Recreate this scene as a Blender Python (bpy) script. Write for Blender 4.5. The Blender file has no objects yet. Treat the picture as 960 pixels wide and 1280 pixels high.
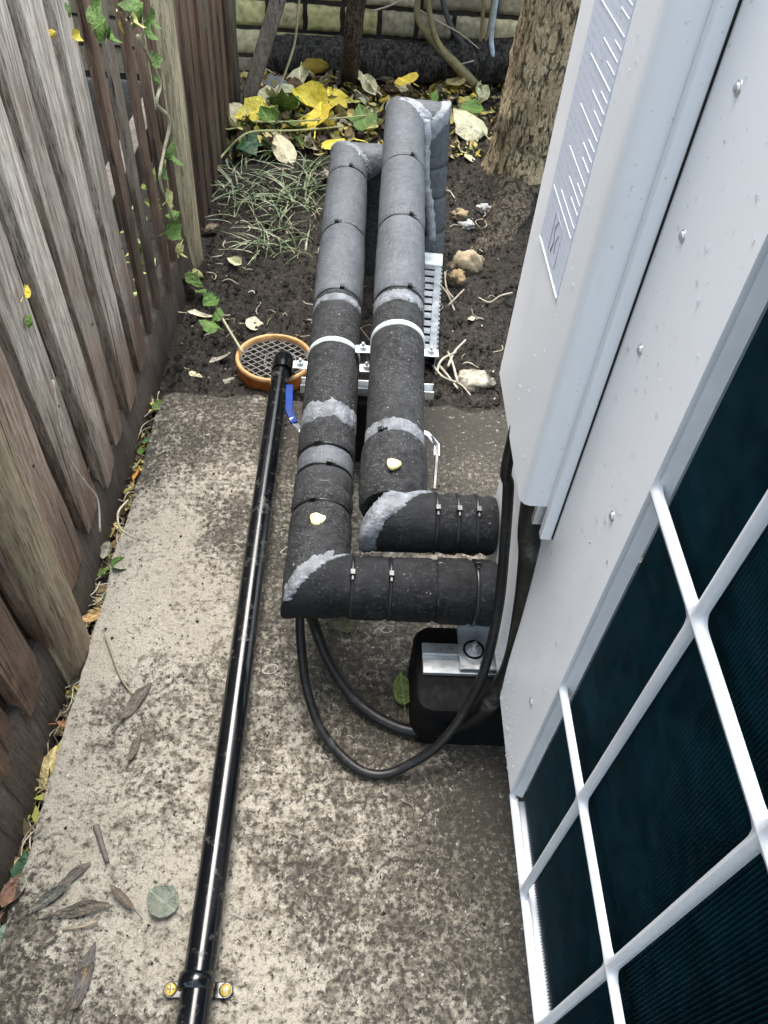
import bpy, math, random
from mathutils import Vector, Matrix, noise
random.seed(7)
S = bpy.context.scene
COL = S.collection
PI = math.pi
R = math.radians
V = Vector

# ------------------------------------------------------------------ camera
H = 1.05
XR, YR, ZR = (0.99765, 0.04521, 0.05141), (0.0, -0.74196, 0.67044), (0.0685, -0.6689, -0.7402)
_y = V((0, -1090, 984.9365)).normalized()
_d = V((-90, 890, 984.9365)).normalized()
_x = _d.cross(_y).normalized()
ROT = Matrix((_x, _y, -_d))                       # camera (right, down, forward) -> world
def ray(u, v): return ROT @ V((u - 480, v - 640, 984.9365))
def at(u, v, z=0.0):
    d = ray(u, v); return V((0, 0, H)) + d * ((z - H) / d.z)
def atx(u, v, x):
    d = ray(u, v); return V((0, 0, H)) + d * (x / d.x)
def aty(u, v, y):
    d = ray(u, v); return V((0, 0, H)) + d * (y / d.y)
cam = bpy.data.cameras.new('camera'); co = bpy.data.objects.new('camera', cam); COL.objects.link(co)
cr, cu, cb = ROT @ V((1, 0, 0)), ROT @ V((0, -1, 0)), ROT @ V((0, 0, -1))
co.matrix_world = Matrix(((cr.x, cu.x, cb.x, 0), (cr.y, cu.y, cb.y, 0), (cr.z, cu.z, cb.z, H), (0, 0, 0, 1)))
cam.sensor_fit = 'HORIZONTAL'; cam.sensor_width = 36; cam.lens = 36 * 984.94 / 960
cam.clip_start = 0.02; cam.clip_end = 200
S.camera = co

# ------------------------------------------------------------------ light
SUN_EL, SUN_AZ = R(68), R(352)                    # azimuth measured from +y clockwise
w = bpy.data.worlds.new("World"); S.world = w; w.use_nodes = True
nt = w.node_tree; bg = nt.nodes['Background']
sky = nt.nodes.new('ShaderNodeTexSky'); sky.sky_type = 'NISHITA'; sky.sun_disc = False
sky.sun_elevation = SUN_EL; sky.sun_rotation = SUN_AZ; sky.dust_density = 3.0; sky.air_density = 1.0
hs = nt.nodes.new('ShaderNodeHueSaturation'); hs.inputs['Saturation'].default_value = 0.55; hs.inputs['Hue'].default_value = 0.475
nt.links.new(sky.outputs[0], hs.inputs['Color']); nt.links.new(hs.outputs[0], bg.inputs['Color'])
bg.inputs['Strength'].default_value = 0.15
sl = bpy.data.lights.new('sun', 'SUN'); sl.energy = 1.9; sl.angle = R(38); sl.color = (1, .97, .92)
so = bpy.data.objects.new('sun', sl); COL.objects.link(so)
sd = V((math.sin(SUN_AZ) * math.cos(SUN_EL), math.cos(SUN_AZ) * math.cos(SUN_EL), math.sin(SUN_EL)))
so.rotation_euler = sd.to_track_quat('Z', 'Y').to_euler(); so.location = (0, 0, 6)
S.view_settings.view_transform = 'Standard'; S.view_settings.look = 'None'
S.view_settings.gamma = 1; S.view_settings.exposure = 1.8
S.cycles.max_bounces = 8; S.cycles.use_denoising = True

# ------------------------------------------------------------------ materials
class NT:
    def __init__(s, name, rough=0.6, metal=0.0, spec=0.5):
        s.m = bpy.data.materials.new(name); s.m.use_nodes = True
        s.t = s.m.node_tree; s.b = s.t.nodes['Principled BSDF']
        s.b.inputs['Roughness'].default_value = rough; s.b.inputs['Metallic'].default_value = metal
        s.b.inputs['Specular IOR Level'].default_value = spec
        s.tc = s.n('TexCoord')
    def n(s, k): return s.t.nodes.new('ShaderNode' + k)
    def l(s, a, b): s.t.links.new(a, b)
    def coord(s, scale=(1, 1, 1), kind='Object', rnd=False):
        mp = s.n('Mapping'); mp.inputs['Scale'].default_value = scale
        s.l(s.tc.outputs[kind], mp.inputs['Vector'])
        if rnd:
            oi = s.n('ObjectInfo'); mu = s.n('Math'); mu.operation = 'MULTIPLY'; mu.inputs[1].default_value = 37.0
            s.l(oi.outputs['Random'], mu.inputs[0])
            cx = s.n('CombineXYZ'); s.l(mu.outputs[0], cx.inputs[0]); s.l(mu.outputs[0], cx.inputs[1]); s.l(mu.outputs[0], cx.inputs[2])
            s.l(cx.outputs[0], mp.inputs['Location'])
        return mp.outputs[0]
    def noise(s, vec, scale, detail=4, rough=0.6, dist=0.0):
        a = s.n('TexNoise'); a.inputs['Scale'].default_value = scale; a.inputs['Detail'].default_value = detail
        a.inputs['Roughness'].default_value = rough; a.inputs['Distortion'].default_value = dist
        s.l(vec, a.inputs['Vector']); return a.outputs['Fac']
    def voro(s, vec, scale, out='Distance', feature='F1'):
        a = s.n('TexVoronoi'); a.feature = feature; a.inputs['Scale'].default_value = scale
        s.l(vec, a.inputs['Vector']); return a.outputs[out]
    def ramp(s, fac, stops):
        r = s.n('ValToRGB'); e = r.color_ramp.elements
        while len(e) < len(stops): e.new(0.5)
        for k, (p, c) in enumerate(stops):
            e[k].position = p
            e[k].color = (c, c, c, 1) if isinstance(c, (int, float)) else (*c, 1)
        s.l(fac, r.inputs[0]); return r.outputs[0]
    def mix(s, fac, a, b, mode='MIX'):
        m = s.n('Mix'); m.data_type = 'RGBA'; m.blend_type = mode
        for sock, v in ((m.inputs[0], fac), (m.inputs[6], a), (m.inputs[7], b)):
            if isinstance(v, (int, float)): sock.default_value = v
            elif isinstance(v, tuple): sock.default_value = (*v, 1)
            else: s.l(v, sock)
        return m.outputs[2]
    def math(s, op, a, b=0.0):
        m = s.n('Math'); m.operation = op
        for sock, v in ((m.inputs[0], a), (m.inputs[1], b)):
            if isinstance(v, (int, float)): sock.default_value = v
            else: s.l(v, sock)
        return m.outputs[0]
    def ocol(s): return s.n('ObjectInfo').outputs['Color']
    def sep(s, vec):
        a = s.n('SeparateXYZ'); s.l(vec, a.inputs[0]); return a.outputs
    def base(s, c):
        if isinstance(c, tuple): s.b.inputs['Base Color'].default_value = (*c, 1)
        else: s.l(c, s.b.inputs['Base Color'])
        return s
    def rough(s, c): s.l(c, s.b.inputs['Roughness']); return s
    def bump(s, h, dist=0.002, strength=1.0):
        b = s.n('Bump'); b.inputs['Distance'].default_value = dist; b.inputs['Strength'].default_value = strength
        s.l(h, b.inputs['Height']); s.l(b.outputs[0], s.b.inputs['Normal']); return s

M = {}
def mat_concrete():
    k = NT('concrete', 0.75)
    o = k.coord()
    broad = k.noise(o, 2.3, 4, .55, .3); patch = k.noise(o, 6, 5, .6, .2); mid = k.noise(o, 40, 7, .74, .1)
    fine = k.noise(o, 125, 5, .75, .15); grit = k.noise(o, 300, 4, .7)
    x = k.sep(o)
    mr = k.n('MapRange'); k.l(x[0], mr.inputs[0]); mr.inputs[1].default_value = -.37; mr.inputs[2].default_value = -.12
    mr.clamp = True
    m2 = k.n('MapRange'); k.l(x[0], m2.inputs[0]); m2.inputs[1].default_value = .06; m2.inputs[2].default_value = .20; m2.clamp = True
    my = k.n('MapRange'); k.l(x[1], my.inputs[0]); my.inputs[1].default_value = .85; my.inputs[2].default_value = 1.25; my.clamp = True
    col = k.mix(k.ramp(patch, [(.35, 0), (.65, 1)]), (.37, .34, .275), (.485, .45, .375))
    col = k.mix(k.ramp(grit, [(.36, .7), (.50, 0)]), col, (.20, .178, .14))
    zone = k.math('ADD', k.math('MULTIPLY', mr.outputs[0], .085), k.math('ADD', k.math('MULTIPLY', my.outputs[0], .11), k.math('MULTIPLY', m2.outputs[0], .10)))
    zone = k.math('ADD', zone, k.math('MULTIPLY', k.math('SUBTRACT', broad, .47), .72))
    zone = k.math('ADD', zone, k.math('MULTIPLY', k.math('SUBTRACT', patch, .5), .26))
    # brown film, then mid tone mottle, then crisp dark specks: three sizes of dirt
    film = k.ramp(k.math('ADD', k.math('MULTIPLY', mid, .35), zone), [(.24, 0), (.44, .62)])
    col = k.mix(film, col, (.185, .155, .112))
    d0 = k.math('ADD', k.math('ADD', k.math('MULTIPLY', mid, .6), k.math('MULTIPLY', fine, .4)), zone)
    col = k.mix(k.ramp(d0, [(.52, 0), (.635, .86)]), col, (.100, .085, .063))
    d1 = k.math('ADD', k.math('ADD', fine, k.math('MULTIPLY', grit, .35)), k.math('MULTIPLY', zone, .85))
    spk = k.ramp(d1, [(.755, 0), (.835, .9), (1.0, 1.0)])
    col = k.mix(spk, col, (.040, .034, .026))
    pit = k.ramp(k.noise(o, 130, 4, .7), [(.28, 1), (.33, 0)])
    col = k.mix(pit, col, (.03, .026, .02))
    pale = k.ramp(k.noise(o, 88, 5, .78), [(.60, 0), (.66, .8)])
    col = k.mix(pale, col, (.56, .54, .47))
    k.base(col)
    k.rough(k.ramp(d0, [(.45, .82), (.66, .42)]))
    hgt = k.math('ADD', k.math('MULTIPLY', fine, 1.0), k.math('MULTIPLY', grit, .6))
    k.bump(k.math('SUBTRACT', hgt, pit), .005, 1.0)
    return k.m
def mat_soil():
    k = NT('soil', 0.7, 0, .3); o = k.coord()
    a = k.noise(o, 9, 6, .65); b = k.noise(o, 60, 6, .7, .5); c = k.noise(o, 210, 3, .6)
    col = k.mix(k.ramp(a, [(.35, 0), (.7, 1)]), (.008, .0065, .005), (.034, .027, .020))
    col = k.mix(k.ramp(b, [(.48, 0), (.76, .75)]), col, (.085, .068, .052))
    col = k.mix(k.ramp(c, [(.66, 0), (.72, .9)]), col, (.24, .21, .17))
    k.base(col); k.rough(k.ramp(b, [(.3, .38), (.7, .85)]))
    k.bump(k.math('ADD', k.math('MULTIPLY', b, 1.2), k.math('MULTIPLY', c, .5)), .008, 1.0)
    return k.m
def mat_wood(name, dry, wet, dark, wetline=(.05, .55), rough=.75, greyer=.5):
    k = NT(name, rough); o = k.coord((1, 1, 1), 'Object', True); oo = k.coord()
    gr = k.coord((110, 110, 6.5), 'Object', True)
    grain = k.noise(gr, 1.0, 9, .72, .35)
    gr2 = k.coord((430, 430, 30), 'Object', True)
    fine = k.noise(gr2, 1.0, 5, .7, .3)
    z = k.sep(oo)[2]
    big = k.noise(k.coord((6, 6, 2.2), 'Object', True), 1.0, 4, .55)
    mr = k.n('MapRange'); k.l(k.math('ADD', z, k.math('MULTIPLY', k.math('SUBTRACT', big, .5), 1.1)), mr.inputs[0])
    mr.inputs[1].default_value, mr.inputs[2].default_value = wetline
    dryc = k.mix(k.ramp(grain, [(.38, 0), (.58, 1)]), tuple(c * q_ for c, q_ in zip(dry, (.36, .33, .30))), dry)
    wetc = k.mix(k.ramp(grain, [(.34, 0), (.64, 1)]), dark, wet)
    col = k.mix(mr.outputs[0], wetc, dryc)
    col = k.mix(k.ramp(fine, [(.36, .8), (.48, 0)]), col, tuple(c * .5 for c in dark))
    crack = k.ramp(k.noise(k.coord((120, 120, 1.6), 'Object', True), 1.0, 2, .5, .2), [(.27, 1), (.32, 0)])
    col = k.mix(crack, col, tuple(c * .3 for c in dark))
    fleck = k.ramp(k.noise(k.coord((1, 1, .5), 'Object', True), 210, 3, .6), [(.70, 0), (.74, .7)])
    col = k.mix(1.0, col, k.ocol(), 'MULTIPLY')
    col = k.mix(k.ramp(k.noise(k.coord((1, 1, .6), 'Object', True), 16, 6, .72), [(.52, 0), (.68, .55)]), col, tuple(c_ * 1.2 for c_ in wet))
    col = k.mix(fleck, col, (.34, .31, .27))
    k.base(col)
    k.rough(k.ramp(grain, [(.3, .55), (.7, .85)]))
    k.bump(k.math('SUBTRACT', k.math('ADD', k.math('MULTIPLY', grain, .9), k.math('MULTIPLY', fine, .35)), crack), .0028, .9)
    return k.m
def mat_foam(name, dark, light, speck, grain=1.0, rough=.8):
    k = NT(name, rough, 0, .22); o = k.coord()
    a = k.noise(o, 330 * grain, 3, .65); b = k.noise(o, 90 * grain, 4, .6); c = k.noise(o, 9, 4, .6)
    col = k.mix(k.ramp(b, [(.35, 0), (.68, 1)]), dark, light)
    col = k.mix(k.ramp(c, [(.42, 0), (.72, .45)]), col, tuple(q * 1.5 for q in light))
    col = k.mix(k.math('MULTIPLY', k.ramp(a, [(.56, 0), (.66, .9)]), k.ramp(k.noise(o, 14, 4, .6), [(.38, .15), (.60, 1)])), col, speck)
    col = k.mix(k.ramp(k.noise(o, 130, 2, .5), [(.735, 0), (.76, .7)]), col, (.30, .29, .27))
    k.base(col)
    k.bump(k.math('ADD', k.math('MULTIPLY', a, .7), b), .0022, .9)
    return k.m
def mat_plain(name, col, rough=.5, metal=0., var=.25, sc=30, bump=0., spec=.5, bsc=120):
    k = NT(name, rough, metal, spec); o = k.coord()
    n = k.noise(o, sc, 5, .65)
    c2 = k.mix(k.ramp(n, [(.3, 0), (.7, 1)]), tuple(q * (1 - var) for q in col), tuple(min(1, q * (1 + var * .5)) for q in col))
    k.base(c2); k.rough(k.ramp(k.noise(o, sc * 2.3, 3, .6), [(.3, max(.03, rough - .1)), (.7, min(1, rough + .12))]))
    if bump: k.bump(k.noise(o, bsc, 4, .65), bump, .8)
    return k.m
def mat_tint(name, rough=.55, var=.35, sc=55, bump=.001, vein=False, trans=.0):
    k = NT(name, rough, 0, .4); o = k.coord((1, 1, 1), 'Object', True)
    n = k.noise(o, sc, 4, .6)
    c = k.mix(1.0, k.ocol(), k.ramp(n, [(.3, 1 - var), (.65, 1.0)]), 'MULTIPLY')
    c = k.mix(k.ramp(k.noise(o, sc * .6, 3, .7, 1.0), [(.62, 0), (.70, .55)]), c, (.13, .085, .035))
    if vein:
        x = k.sep(k.tc.outputs['Object']); ax = k.math('ABSOLUTE', x[0])
        sv = k.math('SINE', k.math('MULTIPLY', k.math('SUBTRACT', x[1], k.math('MULTIPLY', ax, .8)), 44.0))
        c = k.mix(k.math('MULTIPLY', k.ramp(sv, [(.80, 0), (.98, 1)]), .16), c, k.mix(1.0, c, (1.8, 1.8, 1.6), 'MULTIPLY'))
        mid = k.ramp(ax, [(.012, 1), (.03, 0)])
        c = k.mix(k.math('MULTIPLY', mid, .55), c, k.mix(1.0, c, (1.9, 1.9, 1.7), 'MULTIPLY'))
        rr = k.math('ADD', k.math('MULTIPLY', k.math('ADD', k.math('MULTIPLY', ax, ax), k.math('MULTIPLY', x[1], x[1])), 2.2), k.noise(o, 3.2, 4, .7))
        c = k.mix(k.ramp(rr, [(1.04, 0), (1.2, .75)]), c, (.16, .095, .035))
        c = k.mix(k.ramp(k.noise(o, 7, 5, .75), [(.64, 0), (.72, .7)]), c, (.14, .085, .03))
    k.base(c)
    if bump: k.bump(n, bump, .7)
    return k.m
M['concrete'] = mat_concrete(); M['soil'] = mat_soil()
M['paling'] = mat_wood('weathered_paling', (.74, .66, .565), (.23, .150, .105), (.045, .030, .023))
M['brown'] = mat_wood('brown_paling', (.36, .245, .175), (.155, .095, .064), (.035, .022, .016), (.25, .62))
M['post'] = mat_wood('post_wood', (.52, .45, .32), (.33, .25, .165), (.10, .072, .05), (-.1, .3))
M['gravel'] = mat_wood('wet_board', (.11, .085, .068), (.075, .056, .043), (.018, .014, .011), (.0, .3), .6)
M['oldwood'] = mat_wood('old_grey_wood', (.27, .245, .21), (.17, .145, .12), (.05, .042, .035), (0, .3))
def mat_bark(name, hi, mid, lo, sc=1.0):
    k = NT(name, .85, 0, .3); o = k.coord((1, 1, .30))
    a = k.noise(o, 60 * sc, 7, .75, .5); b = k.noise(k.coord((1, 1, .5)), 9, 4, .6, .5); c = k.noise(k.coord((1, 1, .55)), 170 * sc, 4, .7, .3)
    va = k.n('VectorMath'); va.operation = 'MULTIPLY_ADD'; va.inputs[1].default_value = (.05, .05, .05)
    tn = k.n('TexNoise'); tn.inputs['Scale'].default_value = 26; tn.inputs['Detail'].default_value = 5; k.l(o, tn.inputs['Vector'])
    k.l(tn.outputs['Color'], va.inputs[0]); k.l(o, va.inputs[2])
    cr = k.voro(va.outputs[0], 58 * sc, 'Distance', 'DISTANCE_TO_EDGE')
    col = k.mix(k.ramp(a, [(.36, 0), (.56, 1)]), lo, mid)
    col = k.mix(k.ramp(c, [(.42, 0), (.60, 1)]), col, hi)
    crack = k.ramp(k.math('ADD', cr, k.math('MULTIPLY', k.math('SUBTRACT', a, .46), 1.1)), [(.0, 1), (.12, 0)])
    col = k.mix(k.math('MULTIPLY', crack, .8), col, tuple(q * .5 for q in lo))
    col = k.mix(k.ramp(b, [(.54, 0), (.70, .45)]), col, lo)
    k.base(col); k.bump(k.math('SUBTRACT', k.math('ADD', k.math('MULTIPLY', a, 1.2), k.math('MULTIPLY', c, .6)), k.math('MULTIPLY', crack, .9)), .014, 1.0)
    return k.m
M['bark'] = mat_bark('tree_bark', (.76, .62, .40), (.50, .37, .21), (.06, .043, .026))
M['log'] = mat_bark('wet_log', (.085, .078, .07), (.034, .030, .027), (.010, .009, .008), .7)
M['rotten'] = mat_bark('rotten_wood', (.16, .115, .08), (.055, .035, .025), (.012, .009, .007), 1.2)
M['rootwood'] = mat_bark('muddy_root', (.20, .165, .12), (.085, .066, .048), (.022, .017, .013), .8)
M['brick'] = mat_tint('old_brick', .85, .55, 38, .004)
M['mortar'] = mat_plain('mortar', (.035, .031, .026), .9, 0, .6, 40, .004)
M['foam'] = mat_foam('black_foam', (.009, .0095, .010), (.034, .035, .037), (.115, .118, .122))
M['foamsheen'] = mat_foam('sheen_foam', (.066, .072, .081), (.100, .109, .120), (.20, .21, .22), 1.0, .5)  # sky reflection on the foam put into the base colour as lighter grey
M['foamcrepe'] = mat_foam('creased_foam', (.005, .0055, .006), (.015, .016, .018), (.050, .052, .055), .6)
M['seal'] = mat_plain('grey_sealant', (.185, .20, .22), .5, 0, .6, 55, .005, .5, 170)
M['sealpale'] = mat_plain('pale_sealant', (.28, .30, .325), .5, 0, .5, 75, .004, .5, 170)
M['tie'] = mat_plain('black_nylon', (.010, .010, .011), .35, 0, .2)
M['zinc'] = mat_plain('zinc_steel', (.66, .69, .71), .34, .75, .3, 35)
M['dullzinc'] = mat_plain('dull_zinc', (.25, .28, .305), .5, .25, .6, 30, .002)
M['rubbergrey'] = mat_plain('grey_clamp_band', (.50, .545, .54), .5, 0, .2, 60)
M['rubber'] = mat_plain('black_rubber', (.004, .004, .0045), .75, 0, .4, 50, .001, .15)
def mat_pipe():
    k = NT('black_plastic_pipe', .17); o = k.coord()
    d = k.noise(o, 34, 7, .78); sc = k.noise(k.coord((300, 14, 300)), 1.0, 3, .6)
    dust = k.ramp(k.math('ADD', d, k.math('MULTIPLY', k.noise(o, 4, 3, .5), .25)), [(.68, 0), (.80, .8)])
    c = k.mix(dust, (.003, .004, .0055), (.085, .08, .07))
    c = k.mix(k.ramp(sc, [(.70, 0), (.74, .5)]), c, (.10, .10, .10))
    k.base(c); k.rough(k.mix(dust, k.ramp(k.noise(o, 18, 5, .7), [(.35, .12), (.7, .24)]), (.6, .6, .6))); return k.m
M['plastic'] = mat_pipe()
def mat_cable():
    k = NT('cable_sheath', .42, 0, .35); o = k.coord()
    c = k.ramp(k.noise(o, 22, 6, .75), [(.48, (.006, .006, .0065)), (.60, (.016, .016, .016)), (.70, (.10, .098, .09))])
    k.base(c); k.bump(k.noise(o, 70, 4, .6), .0012, .8); return k.m
M['cable'] = mat_cable()
M['orange'] = mat_plain('orange_clayware', (.40, .115, .022), .5, 0, .45, 40, .001)
M['rimpale'] = mat_plain('rubbed_orange_rim', (.62, .34, .13), .5, 0, .35, 60)
M['grate'] = mat_plain('muddy_grate', (.15, .145, .135), .6, 0, .6, 60, .001)
M['hole'] = mat_plain('black_drain', (.006, .006, .006), .8)
M['white'] = None
def mat_white():
    k = NT('white_enamel', .34, 0, .5); o = k.coord()
    n = k.noise(o, 3, 4, .6); d = k.noise(k.coord((12, 12, 2.2)), 1.0, 5, .65)
    c = k.mix(k.ramp(n, [(.3, 0), (.7, 1)]), (.78, .815, .86), (.82, .85, .89))
    c = k.mix(k.ramp(d, [(.55, 0), (.8, .22)]), c, (.45, .43, .40))
    c = k.mix(k.ramp(k.noise(o, 240, 2, .5), [(.70, 0), (.74, .35)]), c, (.3, .28, .25))
    k.base(c); k.rough(k.ramp(n, [(.3, .28), (.7, .42)])); return k.m
M['white'] = mat_white()
M['guard'] = mat_plain('guard_plastic', (.58, .615, .66), .38, 0, .12, 20)
M['coil'] = mat_plain('blue_coated_fin', (.006, .040, .058), .38, .2, .5, 25)
M['void'] = mat_plain('dark_inside', (.004, .005, .006), .9)
def mat_label():
    k = NT('printed_label', .4); o = k.coord()
    x = k.sep(o)
    rows = k.n('TexWave'); rows.wave_type = 'BANDS'; rows.bands_direction = 'Z'; rows.inputs['Scale'].default_value = 44
    k.l(o, rows.inputs['Vector'])
    words = k.noise(k.coord((1, 160, 160)), 1.0, 2, .5)
    txt = k.math('MULTIPLY', k.ramp(rows.outputs['Fac'], [(.45, 0), (.6, 1)]), k.ramp(words, [(.42, 0), (.52, 1)]))
    c = k.mix(k.math('MULTIPLY', txt, .42), (.66, .71, .83), (.46, .52, .68))
    k.base(c); return k.m
M['label'] = mat_label()
M['leaf'] = mat_tint('leaf', .5, .35, 4, .02, True)
M['tint'] = mat_tint('tinted_matte', .7, .4, 60, .002)
def mat_stone():
    k = NT('stone_surface', .85, 0, .3); o = k.coord((1, 1, 1), 'Object', True)
    n = k.noise(o, 42, 5, .7)
    c = k.mix(1.0, k.ocol(), k.ramp(n, [(.3, .45), (.65, 1.0)]), 'MULTIPLY')
    z = k.sep(k.tc.outputs['Object'])[2]
    dirt = k.math('ADD', k.noise(o, 55, 6, .75), k.math('MULTIPLY', z, -11.0))
    c = k.mix(k.ramp(dirt, [(.32, 0), (.50, .93)]), c, (.045, .036, .027))
    k.base(c); k.bump(n, .006, .9); return k.m
M['stone'] = mat_stone()
M['blue'] = mat_plain('blue_dipped_grip', (.001, .028, .17), .5, 0, .2, 30, 0, .15)
M['screw'] = mat_plain('yellow_zinc', (.72, .52, .12), .35, .6, .2)
M['yellow'] = mat_plain('yellow_cap', (.84, .72, .33), .55, 0, .3, 90, .002)
M['paper'] = mat_plain('white_paper', (.78, .84, .84), .6, 0, .08, 40)
def mat_clear():
    k = NT('clear_plastic', .12, 0, .5); k.base((.82, .92, .95)); k.b.inputs['Transmission Weight'].default_value = .9
    k.b.inputs['IOR'].default_value = 1.18; return k.m
M['clear'] = mat_clear()
def mat_water():
    k = NT('water_drop', .03, 0, .5); k.base((.95, .97, 1)); k.b.inputs['Transmission Weight'].default_value = .9
    k.b.inputs['IOR'].default_value = 1.33; return k.m
M['drop'] = mat_water()
M['backlit'] = mat_plain('backlit_pale', (.82, .85, .88), .8, 0, .25, 6)  # backlight in the fence gaps put into a near white colour
M['cap'] = M['paper']

# ------------------------------------------------------------------ mesh helpers
class MB:
    def __init__(s): s.v = []; s.f = []
    def add(s, vs, fs):
        o = len(s.v); s.v += [tuple(p) for p in vs]; s.f += [tuple(i + o for i in f) for f in fs]; return s
    def box(s, x0, x1, y0, y1, z0, z1, mt=None):
        vs = [V((x, y, z)) for z in (z0, z1) for y in (y0, y1) for x in (x0, x1)]
        if mt: vs = [mt @ p for p in vs]
        return s.add(vs, [(0, 2, 3, 1), (4, 5, 7, 6), (0, 1, 5, 4), (1, 3, 7, 5), (3, 2, 6, 7), (2, 0, 4, 6)])
    def tube(s, pts, rad, n=12, caps=True, rfun=None):
        pts = [V(p) for p in pts]
        if not isinstance(rad, (list, tuple)): rad = [rad] * len(pts)
        u = None; rings = []; m = len(pts)
        for i, p in enumerate(pts):
            a = (pts[i] - pts[i - 1]).normalized() if i > 0 else (pts[1] - pts[0]).normalized()
            b = (pts[i + 1] - pts[i]).normalized() if i < m - 1 else a
            if u is None:
                ref = V((0, 0, 1)) if abs(a.z) < .9 else V((0, 1, 0))
                u = (ref - a * ref.dot(a)).normalized()
            nrm = (a + b).normalized(); den = a.dot(nrm)
            v_ = a.cross(u)
            ring = []
            for k in range(n):
                t = 2 * PI * k / n
                r = rad[i] if rfun is None else rfun(i, t, rad[i], p)
                o = (u * math.cos(t) + v_ * math.sin(t)) * r
                ring.append(p + o - a * (o.dot(nrm) / den))
            rings.append(ring)
            if i < m - 1:
                q = a.rotation_difference(b); u = q @ u; u = (u - b * u.dot(b)).normalized()
        o = len(s.v); s.v += [tuple(p) for r_ in rings for p in r_]
        for i in range(m - 1):
            for k in range(n):
                k2 = (k + 1) % n
                s.f.append((o + i * n + k, o + i * n + k2, o + (i + 1) * n + k2, o + (i + 1) * n + k))
        if caps:
            s.f.append(tuple(o + k for k in range(n - 1, -1, -1)))
            s.f.append(tuple(o + (m - 1) * n + k for k in range(n)))
        return s
    def lathe(s, prof, c, n=32, axis='z'):
        o = len(s.v)
        for (r, h) in prof:
            for k in range(n):
                t = 2 * PI * k / n
                p = (r * math.cos(t), r * math.sin(t), h)
                if axis == 'x': p = (h, r * math.cos(t), r * math.sin(t))
                if axis == 'y': p = (r * math.sin(t), h, r * math.cos(t))
                s.v.append((c[0] + p[0], c[1] + p[1], c[2] + p[2]))
        for i in range(len(prof) - 1):
            for k in range(n):
                k2 = (k + 1) % n
                s.f.append((o + i * n + k, o + i * n + k2, o + (i + 1) * n + k2, o + (i + 1) * n + k))
        return s
    def build(s, name, m, parent=None, smooth=True, bevel=0, loc=None, auto=None):
        me = bpy.data.meshes.new(name)
        vs = s.v
        if loc is not None: vs = [(p[0] - loc[0], p[1] - loc[1], p[2] - loc[2]) for p in vs]
        me.from_pydata(vs, [], s.f); me.validate(); me.update()
        if smooth: me.polygons.foreach_set('use_smooth', [True] * len(me.polygons))
        o = bpy.data.objects.new(name, me); COL.objects.link(o)
        if m is not None: me.materials.append(m)
        if loc is not None: o.location = loc
        if parent is not None:
            o.parent = parent
            o.location = V(o.location) - world_loc(parent)
        if auto is not None:
            bmn = me
            try: me.set_sharp_from_angle(angle=R(auto))
            except Exception: pass
        if bevel:
            b = o.modifiers.new('bevel', 'BEVEL'); b.width = bevel; b.segments = 2; b.limit_method = 'ANGLE'; b.angle_limit = R(40)
        return o
def world_loc(o):
    l = V(o.location)
    while o.parent is not None: o = o.parent; l += V(o.location)
    return l
def tag(o, label=None, cat=None, group=None, kind=None):
    if label: o['label'] = label
    if cat: o['category'] = cat
    if group: o['group'] = group
    if kind: o['kind'] = kind
    return o
def thing(name, label, cat, loc=(0, 0, 0), group=None):
    o = bpy.data.objects.new(name, None); COL.objects.link(o); o.location = loc; o.empty_display_size = .05
    return tag(o, label, cat, group)
def place(name, mesh, parent=None, loc=(0, 0, 0), rot=(0, 0, 0), sc=1.0, color=None):
    o = bpy.data.objects.new(name, mesh); COL.objects.link(o)
    o.rotation_euler = rot; o.location = loc
    o.scale = (sc, sc, sc) if isinstance(sc, (int, float)) else sc
    if parent is not None: o.parent = parent; o.location = V(loc) - world_loc(parent)
    if color: o.color = (*color, 1)
    return o
def fbm(x, y, z=0.0, o=4): return noise.fractal(V((x, y, z)), 1.0, 2.0, o)
def smooth_path(pts, k=8):
    pts = [V(p) for p in pts]; out = []
    P_ = [pts[0] * 2 - pts[1]] + pts + [pts[-1] * 2 - pts[-2]]
    for i in range(1, len(P_) - 2):
        a, b, c, d = P_[i - 1:i + 3]
        for j in range(k):
            t = j / k
            out.append(.5 * (2 * b + (c - a) * t + (2 * a - 5 * b + 4 * c - d) * t * t + (3 * b - a - 3 * c + d) * t ** 3))
    out.append(pts[-1]); return out
def grid(fx, nx, ny):
    vs = [fx(i / nx, j / ny) for j in range(ny + 1) for i in range(nx + 1)]
    fs = [(j * (nx + 1) + i, j * (nx + 1) + i + 1, (j + 1) * (nx + 1) + i + 1, (j + 1) * (nx + 1) + i) for j in range(ny) for i in range(nx)]
    return MB().add(vs, fs)

# ------------------------------------------------------------------ setting: ground, slab
def soil_z(x, y):
    z = -.022 + .016 * fbm(x * 5, y * 5, 3.1) + .012 * fbm(x * 16, y * 16, 9.7) + .011 * fbm(x * 38, y * 38, 1.3)
    d2 = ((x - .44) / .26) ** 2 + ((y - 2.22) / .36) ** 2
    z += .07 * math.exp(-d2)
    z += .02 * max(0, min(1, (y - 2.0) / .8))
    if x < -.375: z -= .02
    return z
g = MB().add([(-30, -30, -.16), (30, -30, -.16), (30, 30, -.16), (-30, 30, -.16)], [(0, 1, 2, 3)])
tag(g.build('ground', M['soil'], smooth=False), kind='structure')
s_ = grid(lambda i, j: (-.46 + i * 1.75, 1.14 + j * 2.1, soil_z(-.46 + i * 1.75, 1.14 + j * 2.1)), 170, 210)
tag(s_.build('soil', M['soil']), kind='structure')
s_ = grid(lambda i, j: (-.46 + i * .12, -.8 + j * 1.98, -.055 + .014 * fbm(i * 3, j * 40, 2.2) + .006 * fbm(i * 12, j * 160, 5)), 12, 200)
tag(s_.build('gap_soil', M['soil']), kind='structure')
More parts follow.
